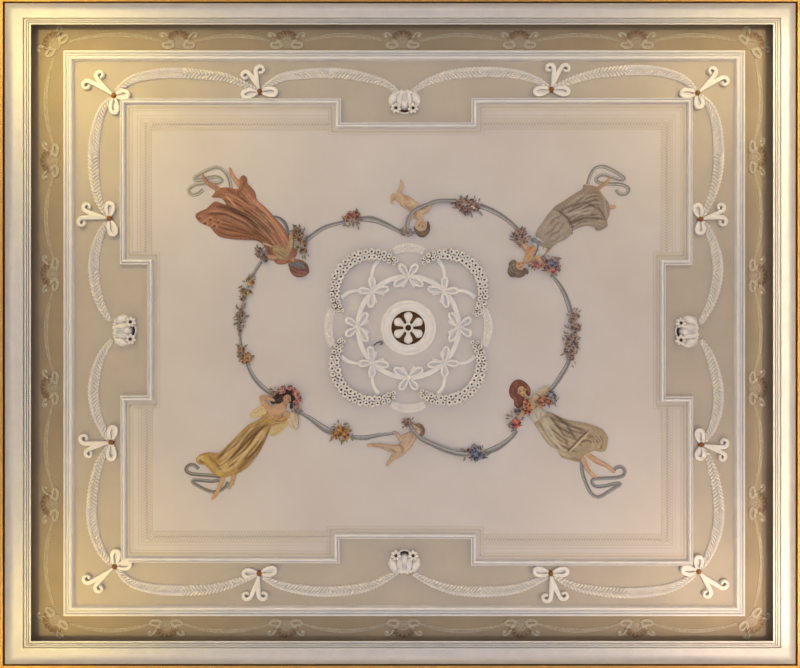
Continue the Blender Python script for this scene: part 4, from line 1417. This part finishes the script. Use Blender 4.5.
relief('sleeve_drape', [('poly', [(266.5, 407), (262, 404.8), (255, 409), (250.6, 412.5), (249.8, 416), (252, 418.3), (258, 417.5), (264, 415), (268, 412)], 1.3, 2)], (204, 178, 132), T,
       folds([(264, 406), (257, 410), (251, 414)], [(266, 413), (259, 416), (253, 418)], 5, (166, 136, 92), (216, 194, 154), 0.7, 0.3, 0.55, 55), base=0.9)
relief('sleeve_drape', [('poly', [(270, 430), (275, 425), (283, 422), (288.5, 420), (286.5, 426), (281, 432), (275, 436), (271, 436.4), (269, 433.5)], 1.2, 2)], (202, 176, 124), T,
       folds([(271, 430), (279, 425), (287, 421)], [(272, 436), (280, 431), (286, 426)], 4, (166, 138, 88), (216, 194, 150), 0.7, 0.3, 0.55, 57), base=0.7)
relief('sleeve', [('poly', [(288, 416.5), (292, 412.5), (297, 414), (298, 421), (297.6, 428), (294.5, 430), (290, 426), (287, 421)], 1.1, 2)], (202, 180, 148), T,
       folds([(290, 415), (290, 421), (293, 428)], [(296, 414), (297, 421), (296.6, 428)], 4, (160, 132, 104), (214, 196, 168), 0.6, 0.3, 0.55, 59), base=2.0)
relief('hair', [('ell', 290, 396, 7.2, 7.4, -0.6, 1.8), ('ell', 283, 396, 7.5, 6.2, -0.6, 2.4), ('ell', 277.5, 399.5, 5.6, 4.6, 0.5, 2.3), ('ell', 273, 401.5, 3.0, 3.0, 0.2, 1.9), ('ell', 292.5, 405, 2.6, 4.6, 0.5, 2.2)], (62, 48, 42), T,
       strands([(283, 393), (277, 396), (271, 400)], [(284, 401), (279, 404), (273, 404)], 7, (34, 28, 28), (98, 76, 64), 60), base=0.4)
r_ = random.Random(5)
wr = bunch('arched wreath of small pink roses on the gold-dressed woman\'s dark hair', 293, 391.5, 2, 2, 0, [], [], 2.4, 61, 'flower_wreath', 'wreath')
for k in range(34):
    s = r_.random()
    a = math.radians(-150 + 195 * s)
    rr = 9.6 + r_.uniform(-2.2, 2.2)
    place('bloom', bloom_mesh(((184, 110, 104), (196, 132, 122), (160, 88, 84))[k % 3], False), wr, 288.8 + rr * math.cos(a), 397.8 + rr * 1.05 * math.sin(a), 3.0 + r_.uniform(0, 0.8), r_.uniform(0, 6), r_.uniform(1.5, 2.2))
bunch('grey painted leaves beside the ear of the gold-dressed woman', 296, 409.5, 4.6, 4.6, 0, [(5, (136, 124, 112), 1.8), (2, (160, 128, 112), 1.8)], [(12, (122, 116, 104), 5.2)], 1.8, 62)
bunch('olive painted leaves at the raised elbow of the gold-dressed woman', 274.5, 391.5, 4.5, 3.4, 0, [(4, (132, 112, 72), 1.8)], [(10, (128, 110, 76), 4.4)], 1.8, 63)

# ---- woman laden with flowers
T = thing('person', 'painted red-haired woman in beige skirt, barefoot, arms full of roses', 'painted figure', (565, 425, CB))
BC = ((132, 130, 126), (164, 161, 154), (108, 106, 102))
fig_ribbon(T, [(581.8, 462), (582, 468), (583, 474), (585.3, 481), (588.3, 488.5), (592, 494), (597, 497), (602, 496), (608, 492.3), (615, 488), (620.6, 484.4), (617, 483.6), (606, 486), (598, 486.8), (593.6, 485), (592.2, 481.4), (594.5, 479), (600, 478.6), (612, 478), (620, 477.2), (624, 474.8), (625, 470.8), (622.5, 467.5), (618.5, 467), (615, 469.2), (613, 472.5)], 1.8, c=BC)
body = [('cap', [(595.6, 477, 1.3, 0.9), (592, 474.5, 2.0, 1.0), (588, 469.5, 1.9, 1.2), (584.5, 462.5, 2.6, 1.2), (580, 454, 3.2, -1), (566, 438, 5, -3)], 0.5),
        ('cap', [(614.4, 472.5, 1.3, 0.8), (611, 469, 2.0, 1.0), (607, 465.8, 1.8, 1.2), (598.5, 462.2, 2.5, 1.2), (589, 455.5, 3.0, -0.6), (572, 440, 5, -3)], 0.5),
        ('cap', [(556, 430, 8.5, -2.5), (544, 417, 7.0, -2), (534, 409, 7.8, 0.8), (529, 404, 5.6, 1.0), (525, 398.5, 2.8, 1.2)], 0.22),
        ('cap', [(525.5, 408, 3.0, 1.4), (521, 414.5, 2.6, 1.4), (516.5, 419.5, 2.0, 1.5)], 0.5),
        ('cap', [(534, 399.5, 3.0, 1.2), (541, 394.5, 2.5, 1.2), (548, 389, 2.0, 1.2), (546, 395, 1.8, 1.6), (540, 400, 1.7, 2.0)], 0.5)] + head(521.6, 391.2, -1.98, 1.06, 2.9) + fingers(516.5, 420, 1.9, lift=1.8, L=2.4) + fingers(539.5, 400.5, 2.4, lift=2.4, L=2.2)
relief('body', body, (196, 158, 122), T, face_strokes(521.6, 391.0, -1.98, 1.05) +
       [([(524, 398), (529, 402)], 1.3, -0.1, (170, 118, 82), 0.5), ([(584, 461), (590, 471)], 0.8, 0, (158, 112, 74), 0.5), ([(590, 460), (606, 467)], 0.8, 0, (164, 118, 78), 0.5), ([(592, 457.5), (604, 463)], 0.8, 0.1, (216, 172, 126), 0.5)], res=0.42)
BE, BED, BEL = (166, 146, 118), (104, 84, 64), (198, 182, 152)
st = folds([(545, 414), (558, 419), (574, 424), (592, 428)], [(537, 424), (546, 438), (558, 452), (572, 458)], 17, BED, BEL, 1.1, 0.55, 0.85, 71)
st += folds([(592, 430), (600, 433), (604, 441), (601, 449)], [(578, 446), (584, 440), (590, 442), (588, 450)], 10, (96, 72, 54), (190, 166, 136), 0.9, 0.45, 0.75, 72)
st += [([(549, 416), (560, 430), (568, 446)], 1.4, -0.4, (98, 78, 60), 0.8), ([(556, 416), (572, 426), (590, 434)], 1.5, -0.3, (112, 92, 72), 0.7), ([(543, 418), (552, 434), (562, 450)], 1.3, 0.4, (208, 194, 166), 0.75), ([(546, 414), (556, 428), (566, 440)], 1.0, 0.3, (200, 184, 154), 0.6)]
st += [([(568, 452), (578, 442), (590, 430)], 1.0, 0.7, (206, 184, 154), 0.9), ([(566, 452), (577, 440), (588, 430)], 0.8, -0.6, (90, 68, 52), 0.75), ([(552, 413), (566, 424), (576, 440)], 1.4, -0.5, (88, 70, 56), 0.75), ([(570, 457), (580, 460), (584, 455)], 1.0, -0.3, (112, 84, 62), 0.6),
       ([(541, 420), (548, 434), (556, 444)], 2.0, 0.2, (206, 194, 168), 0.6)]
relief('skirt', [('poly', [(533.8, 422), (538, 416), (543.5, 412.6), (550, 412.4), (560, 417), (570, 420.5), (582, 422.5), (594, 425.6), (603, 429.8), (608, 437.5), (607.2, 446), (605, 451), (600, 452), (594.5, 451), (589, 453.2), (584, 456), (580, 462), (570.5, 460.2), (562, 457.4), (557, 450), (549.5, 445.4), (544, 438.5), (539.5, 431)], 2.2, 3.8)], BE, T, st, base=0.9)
relief('bodice', [('poly', [(531, 411), (536, 407), (542, 409), (546, 413), (541, 417.5), (535, 422), (531.5, 420), (529, 415)], 1.6, 2)], (190, 178, 156), T,
       folds([(532, 412), (533, 417), (535, 421)], [(541, 409), (541, 413), (540, 418)], 4, (136, 120, 98), (210, 200, 180), 0.7, 0.3, 0.6, 74), base=1.8)
relief('sleeve', [('poly', [(531.5, 396), (536, 393), (542, 388.5), (547.5, 386), (549.5, 388.5), (545, 393), (539.5, 398), (534, 402)], 1.2, 2)], (196, 172, 140), T,
       folds([(533, 397), (541, 391), (548, 387)], [(535, 401), (541, 396), (548, 390)], 3, (150, 120, 90), (214, 196, 168), 0.6, 0.3, 0.6, 75), base=1.6)
relief('hair', [('poly', [(509.2, 392), (510.6, 385.5), (514.5, 380.8), (520, 379.6), (526, 382.6), (530.2, 388), (531, 393.8), (528.6, 396.6), (525, 393), (525.6, 399.5), (522.6, 405.6), (518.4, 408.6), (514.6, 405.4), (514, 400.5), (511, 397.5)], 2.6, 2.2)], (126, 80, 64), T,
       strands([(519, 380.6), (512.5, 385), (511.5, 393), (515, 401), (518, 407)], [(519, 381), (516.5, 387), (516.5, 394), (518, 401), (520, 406)], 8, (84, 50, 42), (162, 108, 86), 76) +
       strands([(520, 380.5), (526, 384), (529.5, 391)], [(519, 382), (524, 387), (528, 394)], 4, (84, 50, 42), (162, 108, 86), 77), base=0.4, res=0.42)
bunch('orange roses painted across the chest of the red-haired woman', 526.5, 406.5, 8.5, 4.6, 70, [(6, (186, 116, 76), 2.2), (3, (206, 150, 112), 1.9)], [(8, (126, 116, 86), 4.6)], 2.8, 81, accents=[(525.5, 402.5, (190, 112, 72), 3.4), (527, 411, (176, 92, 66), 3.4)])
bunch('pink rose with grey leaves hanging from the red-haired woman\'s lower hand', 515, 420.5, 9, 6.5, 100, [(5, (160, 128, 122), 2.3), (3, (112, 108, 116), 2.6)], [(16, (128, 116, 100), 5.6), (6, GRY, 5)], 1.6, 82, accents=[(516, 423.5, (196, 98, 88), 5.2), (517.5, 411, (106, 100, 104), 3.2)])
bunch('orange and blue flowers painted in the raised arm of the red-haired woman', 547, 400, 11, 6.4, -12, [(6, (190, 126, 88), 2.4), (8, (138, 138, 152), 2.3), (4, (172, 98, 70), 2.2)], [(14, (122, 114, 100), 5.6), (6, GRY, 5)], 2.6, 83, accents=[(541.5, 401.5, (192, 116, 74), 3.8), (548.5, 402, (178, 98, 62), 3.4), (551.5, 393.5, (134, 136, 156), 3.8), (554.5, 398.5, (140, 140, 154), 3.2)])

# ---- the two cherubs
SK, SKD, SKL = (194, 164, 132), (138, 104, 76), (212, 182, 148)
T = thing('person', 'painted cherub on the top side diving head down, wrapped in a grey ribbon', 'painted cherub', (412, 207, CB))
body = [('cap', [(401.2, 180.5, 1.3, 0.8), (402.6, 184.5, 1.7, 0.9), (400.8, 189, 2.1, 1.0), (398.5, 193.5, 2.5, 1.0), (404, 200, 4.6, 1.0)], 0.5),
        ('cap', [(391.6, 202.6, 1.5, 0.9), (392, 198, 2.0, 1.0), (393.8, 195.5, 2.5, 1.2), (399, 198.5, 3.2, 1.2), (406, 201, 5.2, 1.2)], 0.5),
        ('cap', [(406, 201.5, 6.4, 0.6), (412.5, 206, 6.0, 0.8), (418.5, 212.5, 5.6, 0.8), (420.5, 219, 3.4, 1.0)], 0.35),
        ('cap', [(421, 212, 2.8, 1.4), (426.5, 210, 2.4, 1.4), (431, 204.6, 1.8, 1.5)], 0.6),
        ('cap', [(414, 213, 2.8, 1.4), (408.5, 220, 2.3, 1.4), (405.2, 229, 1.8, 1.5)], 0.6)] + [('ell', 421.6, 226.8, 7.2, 6.8, 0, 3.6)] + fingers(431.3, 204, -0.9, lift=1.8, L=2.0) + fingers(405, 230, 1.8, lift=1.8, L=2.0)
relief('body', body, SK, T, face_strokes(421, 225.6, 1.75, 0.95) + [([(403, 196), (408, 200), (412, 199)], 1.2, -0.2, SKD, 0.6), ([(410, 207), (415, 210), (416, 216)], 1.4, -0.1, SKD, 0.6), ([(405, 205), (411, 211), (415, 216)], 1.0, -0.1, SKD, 0.55), ([(408, 198), (415, 203), (420, 209)], 1.5, 0.1, SKL, 0.5),
                                    ([(392.5, 200), (396, 197)], 1.0, 0, (196, 138, 98), 0.6)], res=0.42)
relief('hair', [('poly', [(413.6, 226), (415, 231.5), (418.5, 236), (424, 237), (428.8, 233), (430.2, 226.5), (428, 221), (426.6, 224.5), (425, 229), (420, 231), (416.6, 229.4)], 3.4, 1.8)], (112, 92, 78), T,
       strands([(415, 228), (417, 233), (424, 235.6), (429, 229)], [(418, 231), (422, 232), (426, 229), (428, 224)], 5, (74, 58, 50), (146, 124, 104), 91, 0.8), base=1.2, res=0.42)
bunch('small olive leaves at the lower hand of the top cherub', 406, 232, 6.5, 3.2, 0, [(5, (150, 130, 120), 1.7)], [(12, (124, 114, 96), 4.6)], 1.2, 92)

T = thing('person', 'painted cherub on the bottom side seen from behind, legs kicking, carrying the ribbon', 'painted cherub', (400, 443, CB))
body = [('cap', [(368.2, 446, 1.6, 0.8), (371.5, 445, 1.9, 0.9), (380, 445.8, 2.5, 1.0), (387, 447.6, 3.2, 1.0), (396, 449.5, 4.6, 1.0)], 0.5),
        ('cap', [(387.5, 465, 1.6, 0.9), (389.6, 462, 1.9, 1.0), (393, 457.5, 2.8, 1.2), (399, 452.5, 4.6, 1.0)], 0.5),
        ('cap', [(400, 451, 5.6, 0.6), (406, 444.5, 6.0, 0.8), (411, 437, 5.6, 0.8), (415, 432.5, 3.2, 1.0)], 0.35),
        ('cap', [(406, 436, 2.6, 1.2), (400.5, 439.5, 2.3, 1.2), (397.5, 434.5, 1.8, 1.4), (394.6, 432.8, 1.5, 1.5)], 0.6),
        ('cap', [(414.5, 436, 2.6, 1.4), (416.5, 430, 2.2, 1.6), (413.5, 425.8, 1.8, 1.8)], 0.6),
        ('ell', 418.6, 430.2, 6.2, 6.2, 0, 3.2)] + fingers(394.2, 432.4, 3.4, lift=1.8, L=2.0) + fingers(413, 425.4, -2.2, lift=2.2, L=1.8)
relief('body', body, (190, 160, 134), T, [([(399, 444), (403, 448), (402, 454)], 1.0, -0.3, SKD, 0.65), ([(396, 452), (391, 449)], 0.9, -0.2, (116, 82, 60), 0.7), ([(409, 444), (412, 438), (413, 433)], 1.0, -0.15, SKD, 0.5), ([(403, 452), (409, 446), (414, 438)], 1.6, 0.1, SKL, 0.5),
                                         ([(372, 445), (384, 447)], 0.8, 0, (160, 120, 92), 0.5), ([(414.5, 428.5), (416.5, 428.8)], 0.5, -0.2, (90, 62, 48), 0.8), ([(415, 431.5), (416.6, 432)], 0.5, 0, (160, 90, 74), 0.8), ([(414, 430), (413.4, 430.6)], 0.6, 0.4, SKL, 0.8)], res=0.42)
relief('hair', [('poly', [(414.5, 425), (418, 423.4), (422.5, 425), (425, 430), (424, 434.5), (420.5, 437), (418.5, 434.5), (419, 430.5), (417, 427.4)], 3.2, 1.8)], (138, 112, 92), T,
       strands([(416, 425), (421, 427), (422, 433)], [(418, 425), (423.5, 428), (424, 434)], 4, (96, 74, 62), (166, 138, 112), 94, 0.8), base=1.2, res=0.42)
bunch('small brown and pink blossoms beside the head of the bottom cherub', 408, 422.5, 6, 4.2, 0, [(6, (142, 112, 94), 1.9), (3, (150, 110, 104), 2.0)], [(10, (122, 104, 84), 4.6)], 2.0, 95)
